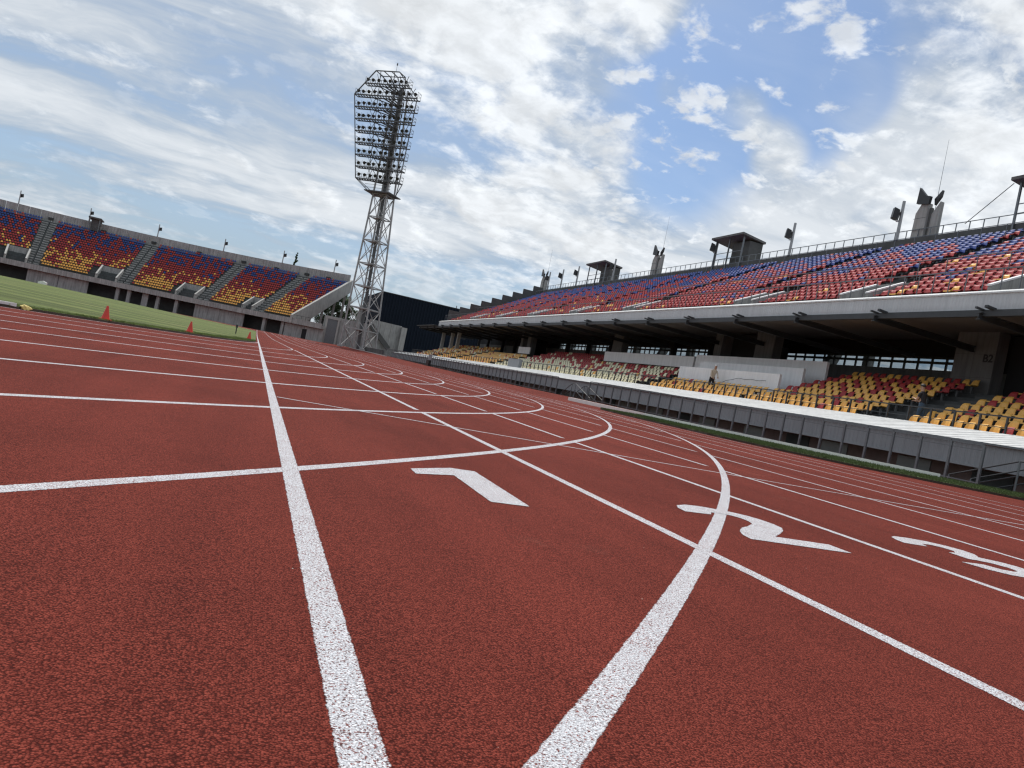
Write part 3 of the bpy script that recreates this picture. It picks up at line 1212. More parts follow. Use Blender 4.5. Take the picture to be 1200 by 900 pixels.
railing('lower_railing', lambda y: (24.42, y, 1.98), [GY0 + 1.05 * i for i in range(115)], 0.72, 0.06, 0.045, 'steel_dark')
railing('upper_front_railing', lambda y: (27.05, y, 7.90), [UY0 + 0.82 * i for i in range(138)], 0.92, 0.035, 0.045, 'steel_grey', mids=())
railing('upper_middle_railing', lambda y: (31.0, y, 9.85), [UY0 + 1.7 * i for i in range(66)], 0.95, 0.035, 0.04, 'steel_grey', mids=())
railing('upper_back_railing', lambda y: (TX + 0.02, y, 16.42), [UY0 + 1.05 * i for i in range(108)], 0.62, 0.05, 0.045, 'steel_grey', mids=())
railing('upper_high_railing', lambda y: (40.2, y, 14.75), [UY0 + 1.7 * i for i in range(66)], 0.90, 0.035, 0.035, 'steel_grey', mids=())
# raking frames that carry the upper tier at the back
y = 9.0
while y < UY1:
    m = MB()
    m.bar((36.6, y, 3.0), (41.8, y, 14.0), 0.5, 0.7)
    m.box(41.2, 41.8, y - 0.25, y + 0.25, 0, 14.2)
    m.build('raking_frame', 'concrete', GS)
    y += 12.0

# ------------------------------------------------------------------ seats
SEAT_COL = ['seat_red', 'seat_blue', 'seat_yellow', 'seat_cream']


def seat_geometry(simple=False):
    """moulded bucket seat, facing -X, floor at z 0"""
    m = MB()
    if simple:
        m.hexa([(-0.40, -0.21, 0.39), (0.03, -0.21, 0.37), (0.03, 0.21, 0.37), (-0.40, 0.21, 0.39),
                (-0.40, -0.21, 0.43), (0.03, -0.21, 0.41), (0.03, 0.21, 0.41), (-0.40, 0.21, 0.43)])
        m.hexa([(0.0, -0.22, 0.40), (0.05, -0.22, 0.40), (0.05, 0.22, 0.40), (0.0, 0.22, 0.40),
                (0.10, -0.14, 0.75), (0.15, -0.14, 0.75), (0.15, 0.14, 0.75), (0.10, 0.14, 0.75)])
        return m
    # one continuous shell swept from front lip to top of the back; cross-section dished
    spine = [(-0.43, 0.375, 0.20, 0.0), (-0.41, 0.425, 0.215, 0.012), (-0.22, 0.412, 0.225, 0.03), (-0.03, 0.405, 0.225, 0.035),
             (0.035, 0.45, 0.220, 0.045), (0.065, 0.57, 0.205, 0.045), (0.10, 0.675, 0.180, 0.03), (0.145, 0.735, 0.150, 0.01), (0.215, 0.762, 0.105, 0.0)]
    spine = [(x, z, w * 0.90, d) for x, z, w, d in spine]
    th = 0.028
    cols = [-1.0, -0.45, 0.45, 1.0]
    n = len(spine)
    norm = []
    for i in range(n):
        a, b = spine[max(i - 1, 0)], spine[min(i + 1, n - 1)]
        d = Vector((b[0] - a[0], b[1] - a[1])).normalized()
        norm.append((-d.y, d.x))                    # towards the sitter
    for side in (0, 1):
        for i, (x, z, w, dish) in enumerate(spine):
            nx, nz = norm[i]
            for c in cols:
                k = (dish if abs(c) > 0.9 else 0.0) - (th if side else 0.0)
                m.v.append((x + nx * k, c * w, z + nz * k))
    nc = len(cols)
    off = n * nc
    for i in range(n - 1):
        for j in range(nc - 1):
            a = i * nc + j
            m.f.append((a, a + 1, a + nc + 1, a + nc))
            m.f.append((off + a + nc, off + a + nc + 1, off + a + 1, off + a))
        for j in (0, nc - 1):
            a = i * nc + j
            m.f.append((a, a + nc, off + a + nc, off + a))
    for i in (0, n - 1):
        for j in range(nc - 1):
            a = i * nc + j
            m.f.append((a, a + 1, off + a + 1, off + a))
    m.m = [0] * len(m.f)
    k0 = len(m.f)
    m.box(-0.16, -0.08, -0.04, 0.04, 0.0, 0.385, 1)
    m.box(-0.30, 0.02, -0.03, 0.03, 0.352, 0.384, 1)
    return m


def pick(p):
    """p: probabilities for red, blue, yellow, cream"""
    return random.choices(range(4), p)[0]


seats = []      # (x, y, z, rotz, colour, tier)


def row_y(a, b, step=0.52):
    n = int((b - a - 0.1) / step)
    off = ((b - a) - n * step) / 2 + step / 2
    return [a + off + i * step for i in range(n)]


def low_block(a, b, rows, probs):
    for i in rows:
        x = LX0 + LP * i + 0.56
        for y in row_y(a, b):
            c = pick(probs(i))
            if b == VIP0 and 3 <= i <= 7 and y > 34.9:
                c = 0
            seats.append((x, y, lower_floor(i), 0.0, c, 'low'))


yel = lambda i: (0.06 + 0.07 * max(0, i - 2) + (0.25 if i > 6 else 0), 0, 0.9 - 0.05 * i, 0)
low_block(8.0, 24.75, range(9), lambda i: (0.06 if i < 4 else (0.75 if i in (5, 6) else 0.4), 0, 0.8 if i not in (5, 6) else 0.25, 0))
low_block(27.3, VIP0, range(9), lambda i: (0.03 + 0.045 * i, 0, 0.92 - 0.045 * i, 0))
low_block(VIP0, VIP1, range(3), lambda i: (0.06, 0, 0.94, 0))
low_block(48.2, 82.5, range(6), lambda i: (0.02 + 0.13 * max(0, i - 1), 0, 0.02, 0.9 - 0.13 * max(0, i - 1)))
low_block(66.0, 82.5, range(6, 9), lambda i: (0.85, 0, 0, 0.15))
low_block(84.1, 100.2, range(6), lambda i: (0.04, 0, 0.88, 0.08))
low_block(102.8, 111.5, range(9), lambda i: (0.25 if i > 2 else 0.03, 0, 0.6, 0.2 if i > 2 else 0.02))
low_block(113.8, 126.8, range(9), lambda i: (0.25, 0, 0.5, 0.25))

for j in range(UN):
    x = UX0 + UP * j + 0.55
    z = UZ0 + UR * j
    f_ = j / (UN - 1)
    blocked = [(a - 0.25, b + 0.25) for a, b in VOMS] if j < 5 else []
    if j >= 5:
        blocked = [(c - 0.75, c + 0.75) for c in UAISLES]
    run = []
    for y in row_y(UY0 + 1, UY1 - 0.8, 0.505):
        if any(a < y < b for a, b in blocked):
            continue
        pb = float(sstep(0.22, 1.05, f_ + 0.08 * math.sin(y * 0.55 + j) + 0.30 * random.uniform(-1, 1)))
        py = 0.07 if j < 3 else (0.015 if j < 10 else 0.0)
        seats.append((x, y, z, 0.0, pick((1 - pb, pb * 0.96, py, 0.0)), 'up'))

hero, rest = [], []
vis = []
for s in seats:
    x, y, z = s[0], s[1], s[2] + 0.5 - 0.394
    dep = x * cf.x + y * cf.y
    a = (x * cr.x + y * cr.y + z * cr.z) / dep
    if dep > 1 and a < 0.665:
        vis.append((math.sqrt(x * x + y * y), s))
vis.sort(key=lambda q: q[0])
hero = [s for _, s in vis[:300]]
hs = set(id(s) for s in hero)
rest = [s for s in seats if id(s) not in hs]

g_full, g_simple = seat_geometry(), seat_geometry(True)
SEAT_ME = []
for c in SEAT_COL:
    SEAT_ME.append(g_full.mesh('stadium_seat', [c, 'seat_leg']))
CN = ['red', 'blue', 'yellow', 'cream']


def nth(n):
    return f"{n}{'th' if 10 <= n % 100 <= 20 else {1: 'st', 2: 'nd', 3: 'rd'}.get(n % 10, 'th')}"


def seat_label(s):
    x, y, z, rz, c, tier = s
    if tier == 'low':
        row = round((x - LX0 - 0.56) / LP) + 1
        if y < 26:
            k = round((24.75 - y) / 0.52 + 0.5)
            return f'{CN[c]} lower tier seat, {nth(row)} row from railing, {nth(k)} from aisle, opposite side to pier B2'
        if y < VIP0:
            k = round((y - 27.3) / 0.52 + 0.5)
            return f'{CN[c]} lower tier seat below pier B2, {nth(row)} row from railing, {nth(k)} from aisle'
        k = round((y - VIP0) / 0.52 + 0.5)
        return f'{CN[c]} seat before the white box walls, {nth(row)} row from railing, {nth(k)} from red seats'
    row = round((x - UX0 - 0.55) / UP) + 1
    walls = [v for ab in VOMS for v in ab]
    w = min(walls, key=lambda v: abs(v - y))
    k = max(1, round(abs(w - y) / 0.505))
    return f'{CN[c]} upper tier seat, {nth(row)} row above the grey fascia, {nth(k)} from a stair wall'


for s in hero:
    x, y, z, rz, c, tier = s
    o = add('stadium_seat', SEAT_ME[c], None, (x, y, z), rz)
    tag(o, seat_label(s), 'seat', f'{CN[c]} seats of the {"lower" if tier == "low" else "upper"} tier')


def seat_mass(name, lst, full_within, label):
    """many seats joined into one object"""
    Vs, Fs, Ms = [], [], []
    base = 0
    for geo, sel in ((g_full, [s for s in lst if s[1] < full_within]), (g_simple, [s for s in lst if s[1] >= full_within])):
        if not sel:
            continue
        gv = np.array(geo.v)
        for x, y, z, rz, c, tier in sel:
            ca, sa = math.cos(rz), math.sin(rz)
            v = np.stack([gv[:, 0] * ca - gv[:, 1] * sa + x, gv[:, 0] * sa + gv[:, 1] * ca + y, gv[:, 2] + z], 1)
            Vs.append(v)
            Fs += [tuple(i + base for i in f_) for f_ in geo.f]
            Ms += [c if k == 0 else 4 for k in geo.m]
            base += len(gv)
    me = bpy.data.meshes.new(name)
    me.from_pydata(np.concatenate(Vs).tolist(), [], Fs)
    for c in SEAT_COL + ['seat_leg']:
        me.materials.append(MATS[c])
    me.polygons.foreach_set('material_index', Ms)
    bm = bmesh.new()
    bm.from_mesh(me)
    bmesh.ops.recalc_face_normals(bm, faces=bm.faces)
    bm.to_mesh(me)
    bm.free()
    o = add(name, me)
    return tag(o, label, 'seats', kind='stuff')


seat_mass('grandstand_seats', rest, 62, 'remaining red, blue, yellow and cream seats of the two tier grandstand')

# ------------------------------------------------------------------ curved end stand, concentric with the far bend
def pol(r, th, z):
    a = R(th)
    return (EX + r * math.sin(a), EY + r * math.cos(a), z)


T0, T1 = -30.0, 39.06
ES = empty('end_grandstand', pol(68, 10, 0.8), 'curved open end stand with blue, red and yellow seats', 'grandstand')


def arc_solid(prof, t0, t1, step=1.5):
    """closed section (r, z) swept round the bend centre"""
    m = MB()
    n = max(1, int(round((t1 - t0) / step)))
    k = len(prof)
    for i in range(n + 1):
        th = t0 + (t1 - t0) * i / n
        for r, z in prof:
            m.v.append(pol(r, th, z))
    for i in range(n):
        for j in range(k):
            j2 = (j + 1) % k
            m.f.append((i * k + j, i * k + j2, (i + 1) * k + j2, (i + 1) * k + j))
    m.f.append(tuple(range(k)))
    m.f.append(tuple(n * k + k - 1 - j for j in range(k)))
    m.m = [0] * len(m.f)
    return m


ER0, EP, EZ0, EN = 68.3, 0.86, 4.72, 20
EROWRISE = 10.9 / EN
AISLES = [-21.5, -7.6, 6.85, 20.9, 31.6]
EVOM = [(-25.8, -22.6), (-11.6, -8.5), (2.4, 5.7), (16.1, 19.55), (28.7, 30.6)]
prof = [(ER0, 4.2)]
for i in range(EN):
    prof += [(ER0 + EP * i, EZ0 + EROWRISE * i), (ER0 + EP * (i + 1), EZ0 + EROWRISE * i)]
rb = ER0 + EP * EN
prof += [(rb, EZ0 + EROWRISE * EN - 2.2), (ER0 + 1.2, 3.5)]
arc_solid(prof, T0, T1).build('terrace', 'terrace_far', ES)
arc_solid([(67.4, 3.55), (67.4, 4.62), (67.65, 4.62), (67.65, 4.25), (68.6, 4.25), (68.6, 3.55)], T0, 46.0).build('front_slab', 'concrete', ES)
pz0, pz1 = EZ0 + EROWRISE * (EN - 1), 17.45
for i in range(46):                                   # parapet in panels
    a = T0 + (T1 - T0) * i / 46
    b = T0 + (T1 - T0) * (i + 1) / 46
    arc_solid([(rb + 0.3, pz0), (rb + 0.3, pz1), (rb + 0.6, pz1), (rb + 0.6, pz0)], a + 0.015, b - 0.015, 1.0).build('parapet_panel', 'concrete', ES)
arc_solid([(rb, pz0 - 0.4), (rb, pz0 + 0.02), (rb + 0.7, pz0 + 0.02), (rb + 0.7, pz0 - 0.4)], T0, T1).build('back_walkway', 'concrete_dark', ES)
# rail on the slab
m = MB()
n = 80
for i in range(n):
    a, b = T0 + (46 - T0) * i / n, T0 + (46 - T0) * (i + 1) / n
    m.bar(pol(67.55, a, 5.35), pol(67.55, b, 5.35), 0.06)
fr = m.build('front_railing', 'steel_dark', ES)
m = MB()
m.box(-0.035, 0.035, -0.035, 0.035, 0, 0.74)
pm = shared('rail_post', m, 'steel_dark')
for i in range(n + 1):
    add('rail_post', pm, fr, pol(67.55, T0 + (46 - T0) * i / n, 4.62))
# wall under the slab: solid panels and dark openings between columns
WALL = [(T0, -19), (-8.0, 1.5), (10.4, 11.5), (19.8, 29.3), (37.6, 46.0)]
for a, b in WALL:
    n = max(1, int((b - a) / 3.2))
    for i in range(n):
        arc_solid([(68.35, 0.2), (68.35, 3.56), (68.6, 3.56), (68.6, 0.2)], a + (b - a) * i / n + 0.04, a + (b - a) * (i + 1) / n - 0.04, 1.6).build('wall_panel', 'concrete', ES)
for th in (-17.5, -12.5, 6.3, 8.2, 13.2, 16.5, 33.4, 37.2):
    arc_solid([(68.1, 0.2), (68.1, 3.56), (68.8, 3.56), (68.8, 0.2)], th - 0.28, th + 0.28, 1).build('column', 'concrete', ES)
arc_solid([(72.5, 0.0), (72.5, 3.8), (72.7, 3.8), (72.7, 0.0)], T0, 38.5).build('inner_wall', 'concrete_dark', ES)
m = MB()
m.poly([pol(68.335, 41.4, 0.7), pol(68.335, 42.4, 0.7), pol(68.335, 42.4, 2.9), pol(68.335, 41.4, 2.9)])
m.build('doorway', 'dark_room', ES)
# stair aisles
for th in AISLES:
    for i in range(EN):
        pass
    m = MB()
    hw = 1.0
    for i in range(1, EN):
        r = ER0 + EP * i
        z = EZ0 + EROWRISE * (i - 1)
        for sgn in (-1, 1):
            a, b = (th - hw, th - 0.12) if sgn < 0 else (th + 0.12, th + hw)
            p = [pol(r - 0.40, a, z + .002), pol(r - 0.40, b, z + .002), pol(r - .003, b, z + .002), pol(r - .003, a, z + .002)]
            q = [(x, y, z + EROWRISE / 2) for x, y, _ in p]
            m.hexa(p + q)
    m.build('aisle_steps', 'concrete', ES)
for a, b in EVOM:
    for th in (a, b):
        m = MB()
        pl = [(67.9, 4.3), (67.9, 5.55), (72.0, 7.75), (72.0, 4.3)]
        p = [pol(r, th - 0.13, z) for r, z in pl]
        q = [pol(r, th + 0.13, z) for r, z in pl]
        k = len(pl)
        m.v = p + q
        m.f = [tuple(range(k)), tuple(range(2 * k - 1, k - 1, -1))] + [(i, (i + 1) % k, k + (i + 1) % k, k + i) for i in range(k)]
        m.m = [0] * len(m.f)
        m.build('stair_wall', 'concrete_pale', ES)
    arc_solid([(71.7, 4.3), (71.7, 7.6), (72.0, 7.6), (72.0, 4.3)], a + 0.14, b - 0.14).build('stair_back_wall', 'concrete', ES)
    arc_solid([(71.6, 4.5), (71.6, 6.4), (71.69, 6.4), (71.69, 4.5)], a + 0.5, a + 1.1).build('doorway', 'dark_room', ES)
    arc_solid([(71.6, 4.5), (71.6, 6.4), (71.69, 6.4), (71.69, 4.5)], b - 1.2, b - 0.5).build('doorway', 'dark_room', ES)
for th in (-21.5, -14.5, -7.6, -0.4, 6.85, 13.8, 20.9, 26.4, 31.6, 35.4):
    arc_solid([(rb - 0.1, pz0 + 0.55), (rb - 0.1, pz0 + 1.05), (rb + 0.28, pz0 + 1.05), (rb + 0.28, pz0 + 0.55)], th - 0.35, th + 0.35, 1).build('wall_speaker', 'lamp_black', ES)
# sloping end wall (raking slab) with a stiff concrete edge
m = MB()
pl = [(67.2, 3.6), (67.2, 5.3), (rb + 0.7, EZ0 + EROWRISE * EN + 0.75), (rb + 0.7, EZ0 + EROWRISE * EN - 2.2), (70.8, 3.6)]
p = [pol(r, T1 + 0.02, z) for r, z in pl]
q = [pol(r, T1 + 0.45, z) for r, z in pl]
k = len(pl)
m.v = p + q
m.f = [tuple(range(k)), tuple(range(2 * k - 1, k - 1, -1))] + [(i, (i + 1) % k, k + (i + 1) % k, k + i) for i in range(k)]
m.m = [0] * len(m.f)
m.build('end_wall', 'concrete_pale', ES)
for r, zt in ((74.5, 6.5), (78.5, 9.0), (82.5, 11.4), (86.0, 13.2)):
    m = MB()
    m.bar(pol(r, T1 - 0.3, 0.3), pol(r, T1 - 0.3, zt), 0.5)
    m.build('strut', 'concrete', ES)

es_seats = []
for i in range(EN):
    r = ER0 + EP * i + 0.55
    z = EZ0 + EROWRISE * i
    f_ = i / (EN - 1)
    dth = math.degrees(0.51 / r)
    th = T0 + 0.6
    while th < T1 - 0.4:
        th += dth
        if any(abs(th - a) < 1.12 for a in AISLES):
            continue
        if i < 5 and any(a - (1.3 if i < 4 else 0.2) < th < b + 0.2 for a, b in EVOM):
            continue
        u_ = f_ + 0.32 * random.uniform(-1, 1) + 0.06 * math.sin(th * 1.7)
        pb = float(sstep(0.60, 1.05, u_))
        py = 1.0 - float(sstep(-0.05, 0.60, f_ + 0.12 * random.uniform(-1, 1) + 0.06 * math.sin(th * 0.9)))
        c = 2 if random.random() < py else (1 if random.random() < pb else 0)
        x, y, _ = pol(r, th, 0)
        es_seats.append((x, y, z, -R(th) - math.pi / 2 + math.pi, c, 'end'))
seat_mass('end_stand_seats', es_seats, 0, 'rows of blue, red and yellow seats filling the curved end stand')

# ------------------------------------------------------------------ loudspeaker poles on both stands
m = MB()
m.tube((0, 0, 0), (0, 0, 2.95), 0.095, 0.085, 10)
m.box(-0.14, 0.14, -0.14, 0.14, 0, 0.03)
POLE = shared('pole', m, 'galvanised')
m = MB()
m.extrude([(-0.52, -0.17, 1.62), (-0.26, -0.17, 1.52), (-0.16, -0.17, 2.22), (-0.46, -0.17, 2.36)], (0, 0.34, 0))
m.bar((-0.25, 0, 2.0), (0, 0, 2.0), 0.06)
HORN = shared('loudspeaker', m, 'lamp_black')
m = MB()
m.tube((-0.16, 0.0, 1.40), (-0.16, 0.0, 1.52), 0.085, 0.05, 8)
m.bar((-0.16, 0, 1.52), (0, 0, 1.52), 0.03)
CAMH = shared('camera_dome', m, 'cap_white')


def speaker_pole(loc, rz, label, group, spread=0.34):
    e = empty('loudspeaker_pole', loc, label, 'pole', group)
    e.rotation_euler = (0, 0, rz)
    e.scale = (1.3, 1.3, 1.0)
    for nm, me_, rr in (('pole', POLE, 0), ('loudspeaker', HORN, -1.25), ('loudspeaker', HORN, -0.45), ('camera_dome', CAMH, -0.9)):
        o = bpy.data.objects.new(nm, me_)
        COL.objects.link(o)
        o.parent = e
        o.rotation_euler = (0, 0, rr)


for y, lb in ((45.65, 'loudspeaker pole right beside the concrete pylon that rises by the blue rows'),
              (57.75, 'loudspeaker pole standing alone between a pylon and the large roofed booth'),
              (69.7, 'loudspeaker pole at the outer corner of the large roofed booth'),
              (93.6, 'loudspeaker pole between the middle pylon and the farther roofed booth'),
              (105.8, 'first loudspeaker pole past the farther booth towards the stepped end wall'),
              (111.9, 'second loudspeaker pole past the farther booth towards the stepped end wall'),
              (117.6, 'loudspeaker pole touching the pylon at the stepped end wall')):
    speaker_pole((TX - 0.02, y, 16.43), 0.0, lb, 'loudspeaker poles on the grandstand')
for th, nm in ((36.0, 'first'), (27.0, 'second'), (17.3, 'third'), (7.1, 'fourth'), (-2.7, 'fifth'), (-12.0, 'sixth')):
    speaker_pole(pol(rb + 0.45, th, pz1), -R(th) + math.pi / 2 + math.pi, f'{nm} loudspeaker pole from the floodlight tower on the end stand parapet', 'loudspeaker poles on the end stand')


# ------------------------------------------------------------------ booths on the roof edge
def booth(y0, y1, ya, yb, label, x0=41.7, x1=44.4, mast=False):
    e = empty('observation_booth', (x0 + 1, (y0 + y1) / 2, 16.4), label, 'booth')
    m = MB()
    m.extrude([(x0, y0, 19.06), (x0, y0, 19.26), (x1, y0, 18.9), (x1, y0, 18.7)], (0, y1 - y0, 0))
    m.build('roof', 'concrete_pier', e)
    m = MB()
    m.box(42.75, x1 - 0.15, ya, yb, 15.5, 18.66)
    m.build('cabin', 'concrete_dark', e)
    for y in (y0 + 0.4, (y0 + y1) / 2, y1 - 0.4):
        m = MB()
        m.box(x0 + 0.4, x0 + 0.52, y - 0.06, y + 0.06, 15.4, 19.05)
        m.build('post', 'steel_grey', e)
    m = MB()
    for z in (17.0, 17.6):
        m.bar((x0 + 0.46, y0 + 0.4, z), (x0 + 0.46, y1 - 0.4, z), 0.05)
    m.build('guard_rail', 'steel_grey', e)
    return e


booth(64.4, 69.9, 64.6, 67.4, 'grey flat roofed booth on the grandstand edge next to the long blue rows')
booth(95.5, 101.8, 95.7, 98.6, 'smaller looking grey roofed booth farther along the grandstand edge')
bc = booth(30.8, 36.6, 31.0, 33.8, 'roofed booth at the grandstand edge with a stay wire')
m = MB()
m.tube((41.9, 36.5, 18.9), (42.3, 39.9, 16.9), 0.025)
m.build('stay_wire', 'steel_dark', bc)
e = empty('observation_booth', pol(rb + 0.6, -1.6, 16.2), 'small dark booth on the parapet of the curved end stand', 'booth')
arc_solid([(rb - 1.2, 15.4), (rb - 1.2, 18.0), (rb + 1.6, 18.0), (rb + 1.6, 15.4)], -2.2, -1.0).build('cabin', 'concrete_dark', e)
arc_solid([(rb - 2.0, 18.05), (rb - 2.0, 18.4), (rb + 2.0, 18.2), (rb + 2.0, 17.95)], -2.6, -0.8).build('roof', 'concrete_dark', e)
for th in (-2.35, -1.0):
    m = MB()
    m.bar(pol(rb - 1.8, th, 15.2), pol(rb - 1.8, th, 18.05), 0.12)
    m.build('post', 'steel_grey', e)


# ------------------------------------------------------------------ concrete pylons with dark sails and a mast
def pylon(yc, label):
    e = empty('concrete_pylon', (43.0, yc, 15.0), label, 'pylon', 'pylons on the grandstand')
    m = MB()                                          # tall slab, chamfered towards the top
    pl = [(yc + 1.0, 15.0), (yc + 0.88, 18.3), (yc + 0.5, 18.95), (yc - 0.10, 18.95), (yc - 0.18, 15.0)]
    m.extrude([(42.5, y, z) for y, z in pl], (0.42, 0, 0))
    sl = m.build('slab', 'concrete_pale', e)
    g = MB()
    g.box(42.497, 42.4995, yc - 0.1, yc + 1.0, 17.9, 17.93)
    g.build('joint', 'concrete_dark', sl)
    m = MB()
    pl = [(yc - 0.35, 15.0), (yc - 0.42, 18.1), (yc - 1.02, 18.95), (yc - 1.05, 15.0)]
    m.extrude([(42.62, y, z) for y, z in pl], (0.35, 0, 0))
    m.build('slab', 'concrete', e)
    m = MB()
    m.box(42.65, 42.85, yc - 0.36, yc - 0.18, 15.0, 18.6)
    m.build('core', 'concrete_dark', e)
    m = MB()
    m.extrude([(42.3, yc + 0.80, 18.97), (42.3, yc + 0.75, 20.15), (42.3, yc + 0.05, 19.45), (42.3, yc - 0.35, 19.35), (42.3, yc - 0.28, 18.8)], (0.22, 0, 0))
    m.build('sail', 'lamp_black', e)
    m = MB()
    m.extrude([(42.6, yc - 0.45, 19.2), (42.6, yc - 1.0, 19.75), (42.6, yc - 0.95, 19.3), (42.6, yc - 0.55, 18.75)], (0.2, 0, 0))
    m.build('sail', 'lamp_black', e)
    m = MB()
    m.tube((42.9, yc - 0.4, 18.6), (42.9, yc - 0.35, 23.6), 0.022, 0.008, 6)
    m.build('mast', 'steel_grey', e)


pylon(43.6, 'concrete twin slab pylon with dark sails and mast, rising from the nearest upper rows')
pylon(82.6, 'concrete twin slab pylon between the two roofed booths')
pylon(120.7, 'concrete twin slab pylon by the stepped end wall of the grandstand')
for y in (51.5, 55.0):
    pass

# ------------------------------------------------------------------ floodlight tower
TB = Vector((17.5, 140.0, gz(17.5, 140.0)))
FN = Vector((-0.62, -0.78, 0)).normalized()           # the way the lamps face
FT = Vector((0.78, -0.62, 0)).normalized()
TW = empty('floodlight_tower', TB, 'tall lattice floodlight tower with nine rows of lamps', 'floodlight')


def axis(z):
    """centre of the lattice shaft at height z"""
    f_ = (z - TB.z) / 27.0
    return Vector((TB.x, TB.y, 0)) + FN * (0.9 * f_) + Vector((-0.45 * f_, 0, 0)) + Vector((0, 0, z))


def corner(z, i, j):
    f_ = min(1.0, (z - TB.z) / 27.5)
    s = 2.30 * (1 - f_) + 1.35 * f_
    return axis(z) + FT * (s * i) + FN * (s * j)


rings = [TB.z, 4.4, 8.2, 12.1, 16.1, 20.2, 24.4, 28.4]
CORN = [(-1, -1), (1, -1), (1, 1), (-1, 1)]
for i, j in CORN:
    m = MB()
    pts = [corner(z, i, j) for z in rings] + [axis(47.5) + FT * (0.8 * i) + FN * (0.8 * j)]
    for a, b in zip(pts[:-1], pts[1:]):
        m.tube(a, b, 0.165, 0.15, 8)
    m.box(pts[0].x - 0.45, pts[0].x + 0.45, pts[0].y - 0.45, pts[0].y + 0.45, TB.z - 0.3, TB.z + 0.25)
    m.build('leg', 'tower_steel', TW)
for k, z in enumerate(rings[1:]):
    m = MB()
    for q in range(4):
        m.bar(corner(z, *CORN[q]), corner(z, *CORN[(q + 1) % 4]), 0.16)
    m.bar(corner(z, -1, -1), corner(z, 1, 1), 0.1)
    m.build('horizontal_ring', 'tower_steel', TW)
    m = MB()
    s_ = [corner(z - 0.12, i, j) * 0.62 + axis(z - 0.12) * 0.38 for i, j in CORN]
    m.hexa([p for p in s_] + [p + Vector((0, 0, 0.08)) for p in s_])
    m.build('landing', 'tower_steel', TW)
for k in range(len(rings) - 1):
    za, zb = rings[k], rings[k + 1]
    for q in range(4):
        c0, c1 = CORN[q], CORN[(q + 1) % 4]
        m = MB()
        m.bar(corner(za, *c0), corner(zb, *c1), 0.095)
        m.build('diagonal_brace', 'tower_steel', TW)
        m = MB()
        m.bar(corner(za, *c1) + FN * 0.06 + FT * 0.06, corner(zb, *c0) + FN * 0.06 + FT * 0.06, 0.095)
        m.build('diagonal_brace', 'tower_steel', TW)
m = MB()
m.tube(axis(TB.z), axis(28), 0.30, 0.30, 10)
m.tube(axis(28), axis(47.5), 0.34, 0.34, 10)
m.build('ladder_shaft', 'tower_dark', TW)
m = MB()
for s_ in (-0.35, 0.35):
    m.tube(axis(1.5) + FT * s_ - FN * 0.9, axis(46) + FT * s_ - FN * 0.7, 0.05)
z = 2.0
while z < 45:
    m.bar(axis(z) + FT * -0.35 - FN * 0.88, axis(z) + FT * 0.35 - FN * 0.88, 0.05)
    z += 1.0
m.build('ladder', 'tower_steel', TW)

# head: platforms that lean out towards the field
PZ = [30.6 + 1.97 * i for i in range(8)] + [46.3]


def half(z):
    if z <= 44.4:
        return 4.45 + (z - 30.6) / 13.8 * 1.75
    return 6.2 - (z - 44.4) / 4.0 * 3.9


def hc(z):
    """centre of the lamp face at height z"""
    f_ = (z - 30.6) / 18.0
    b = Vector((TB.x, TB.y, 0)) + Vector((-1.25, 0, 0)) + FN * 0.9
    return b + FN * (1.7 + 3.6 * f_) + Vector((0, 0, z))


